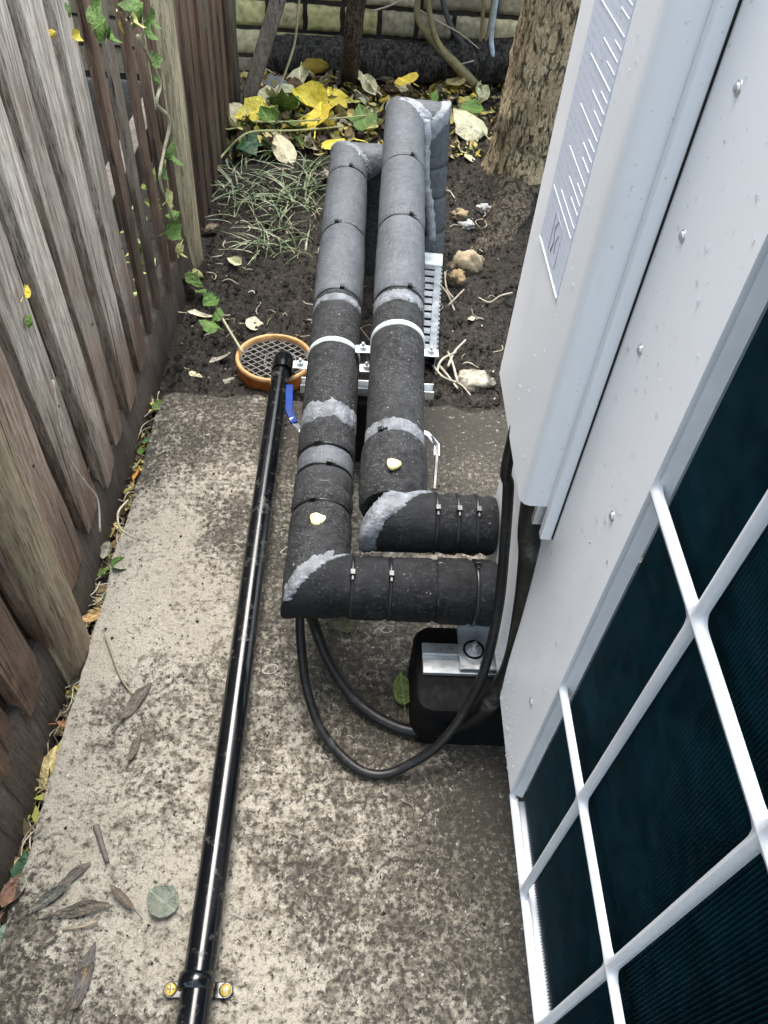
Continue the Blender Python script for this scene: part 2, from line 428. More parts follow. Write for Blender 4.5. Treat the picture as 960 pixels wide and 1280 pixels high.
g = MB().add([(-6, -3, -.30), (-.52, -3, -.30), (-.52, 6, -.30), (-6, 6, -.30)], [(0, 1, 2, 3)])
tag(g.build('bright_gap_backing', M['backlit'], smooth=False), kind='structure')  # pale sheet added behind the fence to brighten its gaps
X0, X1, Y0, Y1 = -.379, .85, -1.2, 1.265
def slab_pt(i, j):
    x = X0 + (X1 - X0) * i; y = Y0 + (Y1 - Y0) * j
    el = (1 - min(1, i * 30)); ef = 1 - min(1, (1 - j) * 40)
    x += el * (.007 * fbm(y * 9, 2.0, 4) + .003 * fbm(y * 40, 1, 4))
    y += ef * (.022 * fbm(x * 7, 8.0, 1) + .012 * fbm(x * 26, 3, 1))
    z = .0022 * fbm(x * 11, y * 11, 0) + .0011 * fbm(x * 45, y * 45, 4) - .006 * el ** 2 - .012 * ef ** 2
    return (x, y, z)
NX, NY = 110, 210
sm = grid(slab_pt, NX, NY)
def skirt(mb, idx, dz, dx=0, dy=0):
    o = len(mb.v)
    for i in idx: p = mb.v[i]; mb.v.append((p[0] + dx, p[1] + dy, p[2] - dz))
    for k in range(len(idx) - 1): mb.f.append((idx[k], o + k, o + k + 1, idx[k + 1]))
skirt(sm, [j * (NX + 1) for j in range(NY + 1)], .12, .004)
skirt(sm, [NY * (NX + 1) + i for i in range(NX + 1)], .12, 0, -.005)
tag(sm.build('concrete_path', M['concrete']), kind='structure')

# ------------------------------------------------------------------ brick wall at the back
WY = 3.12
wall = thing('brick_wall', 'old mossy brick wall closing the far end of the passage', 'wall', (0.1, WY, 0))
tag(MB().box(-2.2, 2.6, WY + .012, WY + .2, -.1, 1.7).build('mortar_bed', M['mortar'], wall, False), kind='structure')
bh, jt = .078, .014
def brick_mesh(w, seed):
    mb = MB(); nxx, nzz = 6, 4
    def f(i, j):
        x = (i - .5) * w; z = (j - .5) * bh
        e = max(abs(i - .5), abs(j - .5)) * 2
        r = .006 if e > .99 else 0
        return (x * (1 - (.03 if e > .99 else 0)) + .003 * fbm(i * 5, j * 5, seed), r + .004 * fbm(i * 6, j * 6, seed + 9), z * (1 - (.04 if e > .99 else 0)) + .003 * fbm(i * 5, j * 5, seed + 4))
    gm = grid(f, nxx, nzz); mb.add(gm.v, gm.f)
    ring = [i for i in range(nxx + 1)] + [j * (nxx + 1) + nxx for j in range(1, nzz + 1)] + [nzz * (nxx + 1) + i for i in range(nxx - 1, -1, -1)] + [j * (nxx + 1) for j in range(nzz - 1, 0, -1)]
    o = len(mb.v)
    for i in ring: p = mb.v[i]; mb.v.append((p[0], p[1] + .05, p[2]))
    n = len(ring)
    for k in range(n): mb.f.append((ring[k], o + k, o + (k + 1) % n, ring[(k + 1) % n]))
    return mb
def mesh_only(mb, name, m, smooth=True):
    me = bpy.data.meshes.new(name); me.from_pydata(mb.v, [], mb.f); me.validate(); me.update()
    if smooth: me.polygons.foreach_set('use_smooth', [True] * len(me.polygons))
    if m: me.materials.append(m)
    return me
heads = [mesh_only(brick_mesh(.116, k * 7.3), 'brick', M['brick']) for k in range(4)]
strs = [mesh_only(brick_mesh(.247, k * 5.1 + 2), 'brick', M['brick']) for k in range(4)]
pal = [(.62, .53, .32), (.50, .42, .24), (.66, .60, .44), (.42, .37, .25), (.52, .47, .22), (.34, .29, .21)]
rest = MB()
for r in range(-1, 14):
    z = .021 + (r - 1) * (bh + jt) + bh / 2 + .092
    head = r % 2 == 1
    pitch = .13 if head else .261
    x = -2.1 + (0 if head else .065)
    while x < 2.5:
        if -.55 < x < .85 and 0 < z < .5:
            place('brick', random.choice(heads if head else strs), wall, (x, WY - .006 + random.uniform(-.004, .004), z), (0, random.uniform(-.012, .012), 0), 1, random.choice(pal))
        else:
            rest.box(x - (pitch - jt) / 2, x + (pitch - jt) / 2, WY - .004, WY + .05, z - bh / 2, z + bh / 2)
        x += pitch
rb = rest.build('outer_brick', M['brick'], wall, False); tag(rb, kind='stuff'); rb.color = (.32, .27, .19, 1)

# ------------------------------------------------------------------ paling fence
FX = -.42
fence = thing('paling_fence', 'weathered grey and brown timber paling fence along the left side', 'fence', (FX, 1.4, -.05))
def paling(y0, y1, zb, zt, x=FX, lean=0.0, th=(.017, .008), slope=0.0, col=(1, 1, 1), seed=0, mat='paling'):
    n = 14; ny = 4; mb = MB()
    def f(i, j):
        z = zb + (zt - zb) * j; t = z / .7
        ya = y0 + lean * t; yb = y1 + lean * t
        y = ya + (yb - ya) * i
        wob = .0035 * fbm(z * 3, seed, 1) + .0012 * fbm(z * 14, seed, 7)
        if i in (0, 1): y += .0025 * fbm(z * 9, seed + i * 5, 3)
        th_ = th[0] + (th[1] - th[0]) * i
        e = .0025 if i in (0, 1) else 0
        return (x + th_ - e + wob + slope * t, y, z + (.008 * fbm(i * 2, seed, 5) if j == 0 else 0))
    gm = grid(f, ny, n); mb.add(gm.v, gm.f)
    ring = [i for i in range(ny + 1)] + [j * (ny + 1) + ny for j in range(1, n + 1)] + [n * (ny + 1) + i for i in range(ny - 1, -1, -1)] + [j * (ny + 1) for j in range(n - 1, 0, -1)]
    o = len(mb.v)
    for i in ring: p = mb.v[i]; mb.v.append((x + slope * p[2] / .7 - .002, p[1], p[2]))
    m = len(ring)
    for k in range(m): mb.f.append((ring[k], o + k, o + (k + 1) % m, ring[(k + 1) % m]))
    c = V((x, (y0 + y1) / 2, zb))
    ob = mb.build('paling', M[mat], fence, True, 0, c, 50); ob.color = (*col, 1)
    return ob
# far edge of each board (m along the passage), bottom height, lean, tint
ZT = 1.42
pl = []; rec = []
edges = [.10, .20, .30, .40, .50, .60, .705, .813, .922, 1.016, 1.111, 1.222, 1.325]
for k in range(len(edges) - 1):
    y0, y1 = edges[k], edges[k + 1]
    grey = .95 + random.uniform(-.22, .15)
    if y1 < .62: tint = (.72, .62, .55)
    elif y1 < .83: tint = (.85, .76, .70)
    else: tint = (grey * 1.0, grey, grey * 1.02)
    pl.append((y0 + .003, y1 - random.uniform(.014, .024), .066 + random.uniform(-.006, .006), -.05, tint))
    rec.append((y1 - .045, y1 + .022, .080 + random.uniform(-.006, .02), -.05, tuple(c_ * .78 for c_ in tint)))  # recessed boards tinted darker: shade behind the front boards put into colour
for (y0, y1) in [(1.346, 1.394), (1.440, 1.488), (1.538, 1.588), (1.634, 1.686), (1.716, 1.762)]:
    q = random.uniform(.7, 1.1); pl.append((y0, y1, .045 + random.uniform(-.012, .006), -.035, (q, q * .97, q * .95)))
y = 1.85
while y < 2.72:
    wd = random.uniform(.082, .098); q = random.uniform(.55, 1.15)
    pl.append((y, y + wd, -.02, random.uniform(-.012, .004), (q, q * .97, q * .95))); y += wd + random.uniform(.006, .016)
for k, (y0, y1, zb, ln, tint) in enumerate(pl):
    paling(y0, y1, zb, ZT + random.uniform(-.01, .01), FX + (0 if k % 2 else .003), ln, (.018, .012) if not 1.33 < y0 < 1.77 else (.010, .007), -.004, tint if not (y0 > 1.32 and k % 4 == 1) else (.42, .39, .36), k * 3.7, 'brown' if y0 > 1.32 and k % 4 != 1 else 'paling')
for k, (y0, y1, zb, ln, tint) in enumerate(rec):
    paling(y0, y1, zb, ZT - .02, FX - .015, ln, (.010, .009), -.004, tint, k * 2.9 + 50)
for z in (.28, 1.2):
    o = MB().box(FX - .06, FX - .018, -.2, 2.75, z, z + .07).build('rail', M['oldwood'], fence, False, .002, (FX - .03, 1.2, z))
def board(y0, y1, zt0, zt1, xb, th=.03):
    n = 40
    def f(i, j):
        y = y0 + (y1 - y0) * i; zt = zt0 + (zt1 - zt0) * i
        prof = [(-.095, .012), (-.03, .009), (zt - .006, .001), (zt, -.006), (zt, -.03)]
        a = prof[j_idx(j)]
        return (xb + a[1] + .004 * fbm(y * 6, j * 3, 4) + .0018 * fbm(y * 30, j * 9, 2), y, a[0] + .003 * fbm(y * 8, j * 4, 8))
    def j_idx(j): return int(round(j * 4))
    gm = grid(f, n, 4)
    return gm.build('gravel_board', M['gravel'], fence, True, 0, V((xb, (y0 + y1) / 2, -.05)), 60)
board(-.4, .598, .10, .10, FX + .012); board(.684, 1.757, .092, .066, FX + .008)
def nails():
    nm = MB().lathe([(.0001, .0012), (.0022, .0010), (.0026, 0)], (0, 0, 0), 8, 'x')
    me = mesh_only(nm, 'nail_head', M['rotten'])
    for k, (y0, y1, zb, ln, tint) in enumerate(pl):
        for z in (.315, ):
            yy = (y0 + y1) / 2 + ln * z / .7 + random.uniform(-.012, .012)
            place('nail_head', me, fence, (FX + .0155, yy, z + random.uniform(-.012, .012)))
nails()
def post(name, x0, x1, y0, y1, z0, z1, m, col, lean=0.0, parent=None, seed=0):
    n = 16; mb = MB(); rings = []
    cx, cy = (x0 + x1) / 2, (y0 + y1) / 2
    for j in range(n + 1):
        z = z0 + (z1 - z0) * j / n; rr = []
        for k in range(16):
            t = 2 * PI * (k + .5) / 16
            c, s = math.cos(t), math.sin(t)
            q = (abs(c) ** 5 + abs(s) ** 5) ** -.2
            d = 1 + .05 * fbm(c * 2, s * 2, z * 4 + seed) + .03 * fbm(c * 6, s * 6, z * 14 + seed)
            rr.append((cx + c * q * (x1 - x0) / 2 * d + .004 * fbm(z * 4, seed, 1), cy + s * q * (y1 - y0) / 2 * d + lean * z, z))
        rings += rr
    mb.v = rings
    for j in range(n):
        for k in range(16):
            k2 = (k + 1) % 16
            mb.f.append((j * 16 + k, j * 16 + k2, (j + 1) * 16 + k2, (j + 1) * 16 + k))
    mb.f.append(tuple(n * 16 + k for k in range(16)))
    o = mb.build(name, m, parent, True, 0, V((cx, cy, z0))); o.color = (*col, 1); return o
post('fence_post', -.44, -.379, .603, .680, -.1, 1.45, M['post'], (.78, .74, .70), -.02, fence, 3)
post('fence_post', -.445, -.388, 1.768, 1.835, -.12, 1.45, M['post'], (1.25, 1.22, 1.12), -.02, fence, 8)
post('fence_post', -.47, -.405, 2.72, 2.80, -.1, 1.45, M['oldwood'], (.95, .95, .9), 0, fence, 12)

# ------------------------------------------------------------------ heat pump
CX, ZB = .212, .140
UY1 = .765; UY0 = -.62; ZTOP = 1.16
hp = thing('heat_pump', 'white outdoor heat pump unit with gridded coil side on the right', 'heat pump', (CX + .2, .1, ZB))
OY1 = .372; OZ0, OZ1 = ZB + .018, 1.10
mb = MB()
T = .012
mb.box(CX, CX + T, OY1 + .0045, UY1, ZB, ZTOP)                      # flat end panel beside the coil
casing = mb.build('side_panel', M['white'], hp, False, .003)
mb = MB().box(CX + T, CX + .45, UY1 - T, UY1, ZB, ZTOP)
mb.build('end_panel', M['white'], hp, False, .003)
MB().box(CX - .002, CX + .45, UY0, UY1 + .003, ZTOP + .002, ZTOP + .03).build('top_panel', M['white'], hp, False, .004)
MB().box(CX + .44, CX + .452, UY0, UY1 - .02, ZB, ZTOP).build('front_panel', M['white'], hp, False, .003)
MB().box(CX + .02, CX + .43, UY0, UY1 - .03, ZB + .002, ZB + .012).build('base_pan', M['zinc'], hp, False)
lip = MB().box(CX - .001, CX + .006, UY0, OY1 - .002, ZB, ZB + .016); lip.box(CX + .006, CX + .03, UY0, OY1 - .002, ZB, ZB + .006)
lip.build('base_lip', M['white'], hp, False, .002)
# rebate beside the coil: its shade painted as a grey lip and dark strip
MB().add([(CX + .0005, OY1 + .0008, OZ0), (CX + .010, OY1 - .0035, OZ0), (CX + .010, OY1 - .0035, OZ1), (CX + .0005, OY1 + .0008, OZ1), (CX + .010, OY1 + .0008, OZ0), (CX + .010, OY1 + .0008, OZ1)], [(0, 1, 2, 3), (1, 4, 5, 2)]).build('opening_lip', M['guard'], hp, False)
MB().box(CX - .0006, CX + .0004, OY1 + .0018, OY1 + .0042, OZ0, OZ1).build('groove_shade', M['void'], hp, False)
# coil: real upright fins in front of a dark core
fin = MB()
fp = .0030; yy = OY1 - .0036
while yy > -.18:
    fin.add([(CX + .017, yy, OZ0), (CX + .011, yy - fp * .5, OZ0), (CX + .011, yy - fp * .5, OZ1), (CX + .017, yy, OZ1),
             (CX + .017, yy - fp, OZ0), (CX + .017, yy - fp, OZ1)], [(0, 1, 2, 3), (1, 4, 5, 2)])
    yy -= fp
f_ = fin.build('coil_fins', M['coil'], hp, False); tag(f_, kind='stuff')
MB().box(CX + .018, CX + .06, UY0, OY1 + .004, OZ0 - .004, OZ1 + .05).build('coil_core', M['void'], hp, False)
MB().box(CX, CX + T, UY0, -.182, ZB, ZTOP).build('side_panel', M['white'], hp, False, .003)
# guard grid: plate of rounded openings
def guard():
    ys = [OY1 + .002, .268, .1415, .015, -.112, -.18]
    zs = [ZB + .012, .402, .672, .942, 1.105]
    mb = MB(); hw = .0036; xf = CX - .0035
    K = 6
    for a in range(len(ys) - 1):
        for b in range(len(zs) - 1):
            y1, y0 = ys[a], ys[a + 1]; z0, z1 = zs[b], zs[b + 1]
            iy0, iy1, iz0, iz1 = y0 + hw * 1.1, y1 - (hw * 1.1 if a else .0005), z0 + hw * (1.15 if b else 1), z1 - hw * 1.15
            r = .009
            outer, inner = [], []
            for (cy, cz, sy, sz, t0) in ((iy1 - r, iz1 - r, y1, z1, 0), (iy0 + r, iz1 - r, y0, z1, PI / 2), (iy0 + r, iz0 + r, y0, z0, PI), (iy1 - r, iz0 + r, y1, z0, 1.5 * PI)):
                for k in range(K + 1):
                    t = t0 + PI / 2 * k / K
                    inner.append((cy + r * math.cos(t), cz + r * math.sin(t)))
                    if k < K / 2 - .1: 
                        q = k / (K / 2)
                        ca, cb = (cy + r * math.cos(t0), cz + r * math.sin(t0)), (sy, sz)
                    outer.append((sy, sz))
                # straighten: first and last outer pts sit on the grid lines beside the arc ends
                n0 = len(outer) - (K + 1)
                p0, p1 = inner[n0], inner[-1]
                outer[n0] = (sy if abs(p0[0] - sy) < abs(p0[1] - sz) and False else (sy if t0 in (0, PI) else p0[0]), p0[1] if t0 in (0, PI) else sz)
                outer[-1] = (p1[0] if t0 in (0, PI) else sy, sz if t0 in (0, PI) else p1[1])
                for k in range(1, K):
                    q = k / K
                    A, B = outer[n0], outer[n0 + K]
                    if q < .5: outer[n0 + k] = (A[0] + (sy - A[0]) * q * 2, A[1] + (sz - A[1]) * q * 2)
                    else: outer[n0 + k] = (sy + (B[0] - sy) * (q * 2 - 1), sz + (B[1] - sz) * (q * 2 - 1))
            n = len(inner); o = len(mb.v)
            def shrink(p, d):
                my, mz = (iy0 + iy1) / 2, (iz0 + iz1) / 2
                return p
            mb.v += [(xf, p[0], p[1]) for p in outer]
            mb.v += [(xf + .0008, p[0] + (q[0] - p[0]) * .7, p[1] + (q[1] - p[1]) * .7) for p, q in zip(outer, inner)]
            mb.v += [(xf + .0035, p[0], p[1]) for p in inner]
            mb.v += [(xf + .0065, p[0], p[1]) for p in inner]
            for L in range(3):
                for k in range(n):
                    k2 = (k + 1) % n
                    mb.f.append((o + L * n + k, o + (L + 1) * n + k, o + (L + 1) * n + k2, o + L * n + k2))
    return mb.build('coil_guard', M['guard'], hp, True)
guard()
# pipe cover box with label, flange and screws
CF = .173
cv = thing('pipe_cover', None, None, (CF, .64, .48)); cv.parent = hp; cv.location = V((CF, .64, .48)) - world_loc(hp)
cy0, cy1, cz0 = .527, .742, .487
mb = MB(); prof = [(CX - .0005, cy0 + .000), (CX - .012, cy0), (CF + .010, cy0), (CF + .0045, cy0 + .0018), (CF + .0015, cy0 + .0055), (CF, cy0 + .011), (CF, cy1 - .006), (CF + .003, cy1 - .001), (CF + .01, cy1), (CX - .0005, cy1)]
n = len(prof)
mb.v = [(x, y, z) for z in (cz0, cz0 + .0015, ZTOP - .04) for (x, y) in prof]
for L in range(2):
    for k in range(n - 1): mb.f.append((L * n + k, L * n + n + k, L * n + n + k + 1, L * n + k + 1))
# hollow underside rim
o = len(mb.v); mb.v += [(min(CX - .0005, x + (.003 if x < CX - .02 else 0)), y + (.003 if k < 5 else (-.003 if k > 6 else 0)), cz0 + .001) for k, (x, y) in enumerate(prof)]
for k in range(n - 1): mb.f.append((k, k + 1, o + k + 1, o + k))
mb.f.append(tuple(2 * n + k for k in range(n)))
body = mb.build('cover_shell', M['white'], cv, True, 0, None, 35)
lb = MB(); lz0, lz1 = .0, 0
LZ = .684
MB().box(CF - .0008, CF + .001, .586, .690, LZ, 1.06).build('rating_label', M['label'], cv, False)
MB().box(CF - .0016, CF, .5862, .6898, LZ - .0005, LZ + .0010).build('label_rule', M['paper'], cv, False)  # white strip painting the lit bottom edge of the label
zz = LZ + .062
while zz < 1.04:
    for q, ln in enumerate((.080, .030, .045, .025)):
        ln *= random.uniform(.75, 1.15)
        if zz < 1.045: MB().box(CF - .0011, CF, .588, .588 + ln, zz, zz + .0009).build('label_rule', M['paper'], cv, False)
        zz += .0078 + (.003 if q == 0 else 0)
MB().box(CF - .0011, CF, .590, .684, LZ + .052, LZ + .0535).build('label_rule', M['paper'], cv, False)
pic = MB().tube([(CF - .0009, .642, LZ + .012), (CF - .0009, .637, LZ + .024), (CF - .0009, .643, LZ + .034), (CF - .0009, .636, LZ + .044)], .0006, 5)
pic.tube([(CF - .0009, .628, LZ + .018), (CF - .0009, .632, LZ + .026), (CF - .0009, .626, LZ + .036)], .0005, 5)
pic.tube([(CF - .0009, .650, LZ + .010), (CF - .0009, .652, LZ + .044), (CF - .0009, .618, LZ + .044), (CF - .0009, .616, LZ + .010), (CF - .0009, .650, LZ + .010)], .0003, 4)
pic.build('pictogram', M['tint'], cv).color = (.34, .37, .46, 1)
MB().box(CX - .0125, CX - .0005, cy0 - .011, cy0 - .001, .449, ZTOP - .05).build('flange', M['white'], hp, False, .0012)
MB().box(CX - .0015, CX - .0003, cy0 - .0128, cy0 - .0112, .452, ZTOP - .05).build('gap_shadow_strip', M['void'], hp, False)  # dark strip standing in for the shadow along the flange
MB().box(CX - .02, CX - .006, cy0 + .004, cy0 + .012, .455, .50).build('cover_clip', M['zinc'], hp, False, .001)
def screw(p):
    mb = MB().lathe([(.0001, -.0022), (.002, -.0020), (.0031, -.0012), (.0035, 0)], (0, 0, 0), 14, 'x')
    mb.lathe([(.0035, -.0003), (.0044, -.0003), (.0046, .0003)], (0, 0, 0), 14, 'x')
    return mb
sc_mesh = mesh_only(screw(0), 'screw', M['zinc'])
for (u, v) in ((922, 110), (853, 295), (800, 437), (765, 645), (664, 877)):
    place('screw', sc_mesh, hp, atx(u, v, CX - .0004))
dr = MB()
for k in range(330):
    a = random.random()
    if a < .45: x_, y_, z_ = CX, random.uniform(.40, .57), ZB + abs(random.gauss(0, .035)) + .004
    elif a < .8: x_, y_, z_ = CX, random.uniform(.39, .51), random.uniform(.3, .95)
    else: x_, y_, z_ = CF, random.uniform(.55, .72), random.uniform(.52, .95)
    r = random.choice([.0008, .001, .0013, .0017, .0024])
    gm = MB().lathe([(.0001, -r * .6), (r * .6, -r * .45), (r, 0)], (x_ - .0001, y_, z_), 8, 'x'); dr.add(gm.v, gm.f)
d_ = dr.build('water_drops', M['drop'], hp); tag(d_, kind='stuff')
# foot bracket
fb = MB().box(.168, .30, .565, .640, .110, .1135); fb.box(.212, .30, .585, .588, .1135, .139); fb.box(.1715, .30, .6365, .640, .1136, .139)
fb.build('foot_bracket', M['zinc'], hp, False, .0015)

# rubber foot with channel
rf = thing('rubber_foot', 'black rubber foot block with a steel channel under the heat pump corner', 'foot block', (.3, .575, 0))
mb = MB()
outl = []
for (cx, cy, t0) in ((.13, .625, PI / 2), (.13, .530, PI)):
    for k in range(7):
        t = t0 + PI / 2 * k / 6; outl.append((cx + .022 * math.cos(t), cy + .022 * math.sin(t)))
outl += [(.62, .508), (.62, .647)]
n = len(outl); lv = [(.002, .0), (.085, .0), (.094, .003), (.098, .010)]
for z, ins in lv:
    mb.v += [(p[0] + (ins if p[0] < .3 else 0), p[1] + (ins if p[1] < .58 else -ins), z) for p in outl]
for L in range(3):
    for k in range(n): k2 = (k + 1) % n; mb.f.append((L * n + k, L * n + k2, (L + 1) * n + k2, (L + 1) * n + k))
mb.f.append(tuple(3 * n + k for k in range(n)))
mb.build('rubber_block', M['rubber'], rf, True, 0, None, 40)
ch = MB(); ch.box(.118, .60, .562, .584, .0985, .1055); ch.box(.118, .60, .592, .610, .0985, .1055); ch.box(.118, .60, .584, .592, .0985, .100)
ch.build('steel_channel', M['zinc'], rf, False, .001)
bp = V((.189, .5955, .1137))
MB().lathe([(.0001, .001), (.0145, .001), (.0155, .0), (.0155, -.0002)], bp, 28).build('washer', M['zinc'], hp, True, 0, None, 40)
rg = MB().lathe([(.0120, .0012), (.0150, .0022), (.0152, .0)], bp, 28); rg.build('washer_rim', M['rubber'], hp)
MB().lathe([(.0075, .001), (.0075, .008), (.0065, .009), (.0001, .009)], bp, 6).build('hex_nut', M['zinc'], hp, False)
MB().lathe([(.0038, .009), (.0038, .017), (.0001, .0175)], bp, 12).build('bolt_end', M['zinc'], hp, True, 0, None, 40)

# ------------------------------------------------------------------ insulated pipes
def resample(pts, step):
    pts = [V(p) for p in pts]; out = []; s = 0
    for i in range(len(pts) - 1):
        d = pts[i + 1] - pts[i]; n = max(1, int(d.length / step))
        for k in range(n): out.append(pts[i] + d * (k / n))
    out.append(pts[-1]); return out
def sleeve(name, a, b, r, m, parent, pinch=(), bulge=.0, rag=.0008, flat_a=None, flat_b=None, n=36, seed=0, depth=.0035):
    """foam sleeve from a to b; pinch = fractions along it where a tie bites; flat_a / flat_b = mitre plane normals"""
    a, b = V(a), V(b); L = (b - a).length; d = (b - a) / L
    ks = max(6, int(L / .008)); pts = [a + d * (L * k / ks) for k in range(ks + 1)]
    ref = V((0, 0, 1)) if abs(d.z) < .9 else V((0, 1, 0))
    u = (ref - d * ref.dot(d)).normalized(); w_ = d.cross(u)
    mb = MB()
    for i, p in enumerate(pts):
        s = i / ks; rr = r + bulge * math.sin(PI * s)
        for q in pinch: rr -= depth * math.exp(-(((s - q) * L) / .0055) ** 2)
        if flat_a is None: rr -= .0035 * math.exp(-((s * L) / .004) ** 2)
        if flat_b is None: rr -= .0035 * math.exp(-(((1 - s) * L) / .004) ** 2)
        for k in range(n):
            t = 2 * PI * k / n
            e = rr + rag * fbm(math.cos(t) * 2, math.sin(t) * 2, s * L * 40 + seed, 3) * 1.6
            o = (u * math.cos(t) + w_ * math.sin(t)) * e
            pt = p + o
            if flat_a is not None:
                nn = V(flat_a); den = d.dot(nn); off = -o.dot(nn) / den; pt = pt + d * off * max(0, 1 - s * L / (r * 1.6))
            if flat_b is not None:
                nn = V(flat_b); den = d.dot(nn); off = -o.dot(nn) / den; pt = pt + d * off * max(0, 1 - (1 - s) * L / (r * 1.6))
            mb.v.append(tuple(pt))
    for i in range(ks):
        for k in range(n):
            k2 = (k + 1) % n; mb.f.append((i * n + k, i * n + k2, (i + 1) * n + k2, (i + 1) * n + k))
    mb.f.append(tuple(range(n - 1, -1, -1))); mb.f.append(tuple(ks * n + k for k in range(n)))
    return mb.build(name, m, parent, True, 0, None, 55)
def frame(d):
    ref = V((0, 0, 1)) if abs(d.z) < .9 else V((0, 1, 0))
    u = (ref - d * ref.dot(d)).normalized(); return u, d.cross(u)
def ring_band(name, p, d, r, wdt, th, m, parent, n=40, rag=0.0, seed=0, arc=None):
    d = V(d).normalized(); u, w_ = frame(d); mb = MB()
    for k in range(n):
        t = 2 * PI * k / n
        o = u * math.cos(t) + w_ * math.sin(t)
        j0 = rag * fbm(math.cos(t) * 2.2, math.sin(t) * 2.2, seed) + rag * .6 * fbm(t * 6, seed, 3); j1 = rag * fbm(math.cos(t) * 2.2, math.sin(t) * 2.2, seed + 7) + rag * .6 * fbm(t * 6, seed, 9)
        rr = r + (.0008 * fbm(t * 5, seed, 1) if rag else 0)
        for (q, h) in ((-wdt / 2 + j0, -.001), (-wdt / 2 + j0 + .001, th * .8), (0, th), (wdt / 2 + j1 - .001, th * .8), (wdt / 2 + j1, -.001)):
            mb.v.append(tuple(V(p) + o * (rr + h) + d * q))
    for k in range(n):
        for q in range(4):
            a_, b_ = k * 5 + q, ((k + 1) % n) * 5 + q
            mb.f.append((a_, b_, b_ + 1, a_ + 1))
    return mb.build(name, m, parent, True)
def tie(p, d, r, parent, ang=0.3, head=True, wdt=.0045):
    o = ring_band('cable_tie', p, d, r - .0022, wdt, .0022, M['tie'], parent)
    if head:
        d = V(d).normalized(); u, w_ = frame(d); q = u * math.cos(ang) + w_ * math.sin(ang); tn = d.cross(q)
        mt = Matrix((( tn.x, d.x, q.x, 0), (tn.y, d.y, q.y, 0), (tn.z, d.z, q.z, 0), (0, 0, 0, 1)))
        c = V(p) + q * (r + .001)
        hb = MB().box(-.004, .004, -.0035, .0035, -.002, .0045, Matrix.Translation(c) @ mt)
        hb.box(.004, .011, -.0018, .0018, .0005, .0018, Matrix.Translation(c) @ mt)
        hb.build('tie_head', M['tie'], o, False, .0008)
    return o
def patch(name, p, d, r, t0, t1, s0, s1, m, parent, rag=.004, seed=0, th=.0012, n=28, ks=6):
    """smear of sealant on a sleeve surface between angles t0..t1 and s0..s1 along d"""
    d = V(d).normalized(); u, w_ = frame(d)
    def f(i, j):
        e = 1 if j in (0, 1) or i in (0, 1) else 0
        t = t0 + (t1 - t0) * i + (.05 * fbm(j * 4, seed, 1) if i in (0, 1) else 0)
        s = s0 + (s1 - s0) * j + rag * fbm(i * 6, j * 2, seed) + rag * .7 * fbm(i * 25, j, seed)
        rr = r + (th * (1 + .8 * fbm(i * 9, j * 5, seed + 3)) if not e else -.0012)
        return tuple(V(p) + (u * math.cos(t) + w_ * math.sin(t)) * rr + d * s)
    gm = grid(f, n, ks); return gm.build(name, m, parent, True)
def mitre_seal(p, a, b, r, parent, wa, wb, seed=0, th=.0016, rag=.006, t0=0, t1=2 * PI, n=130, m='seal'):
    """sealant smeared over a 90 degree mitre: a = direction arriving, b = direction leaving"""
    a, b, p = V(a).normalized(), V(b).normalized(), V(p); nn = (a + b).normalized()
    u, w_ = frame(a); q = a.rotation_difference(b)
    rows = 9
    def f(i, j):
        t = t0 + (t1 - t0) * i; o = (u * math.cos(t) + w_ * math.sin(t))
        k = (j - .5) * 2
        edge = j in (0, 1) or (i in (0, 1) and t1 - t0 < 6)
        h = r + (-.0015 if edge else th * (1 + .6 * fbm(i * 12, j * 4, seed)))
        oo = o * h; base = p + oo - a * (oo.dot(nn) / a.dot(nn))
        if k < 0: return tuple(base + a * (k * (wa + rag * fbm(i * 8, seed, 1) + rag * .8 * fbm(i * 30, seed, 2) + rag * .5 * fbm(i * 90, seed, 3))))
        return tuple(base + b * (k * (wb + rag * fbm(i * 8, seed, 5) + rag * .8 * fbm(i * 30, seed, 6) + rag * .5 * fbm(i * 90, seed, 8))))
    gm = grid(f, n, rows - 1); return gm.build('sealant', M[m], parent, True)
YD, XD, ZD = V((0, 1, 0)), V((1, 0, 0)), V((0, 0, 1))
RP = .0435
# left pipe ----------------------------------------------------------
A0 = V((-.0335, .641, .187)); A1 = V((-.026, 1.80, .245))
lp = thing('insulated_pipe', 'left foam lagged pipe, with the long bare elbow leg nearest the camera', 'pipe', (A0.x, A0.y, A0.z), 'lagged pipes running from the heat pump to the soil')
dA = (A1 - A0).normalized(); LA = (A1 - A0).length
def pa(yv): return A0 + dA * ((yv - A0.y) / dA.y)
yv = lambda u, v, z: at(u, v, z).y
mit = (V((0, -1, 0)) + XD).normalized()
segs = []
# distances along y of the joints (from the photograph)
jl = [yv(400, 625, .187 + RP), yv(405, 580, .19 + RP), yv(408, 553, .195 + RP), yv(410, 520, .195 + RP), yv(424, 360, .215 + RP), yv(431, 279, .225 + RP), yv(435, 209, .235 + RP)]
ties_l = []
def run(a_y, b_y, r, m, **k): return sleeve('foam_sleeve', pa(a_y), pa(b_y), r, m, lp, **k)
run(A0.y, jl[0], RP + .001, M['foam'], flat_a=mit * -1, seed=1)
run(jl[0], jl[1], RP + .0005, M['foam'], bulge=.001, seed=2, pinch=(.55,))
run(jl[1], jl[2], RP - .001, M['foamsheen'], seed=3)
run(jl[2], jl[3], RP + .001, M['foam'], seed=4)
run(jl[3], jl[4] - .02, RP, M['foam'], seed=5, bulge=.001)
run(jl[4] - .02, jl[4], RP + .001, M['foam'], seed=6)
run(jl[4], jl[5], RP + .0015, M['foamsheen'], seed=7, bulge=.001)
run(jl[5], jl[6], RP + .001, M['foamsheen'], seed=8, bulge=.001)
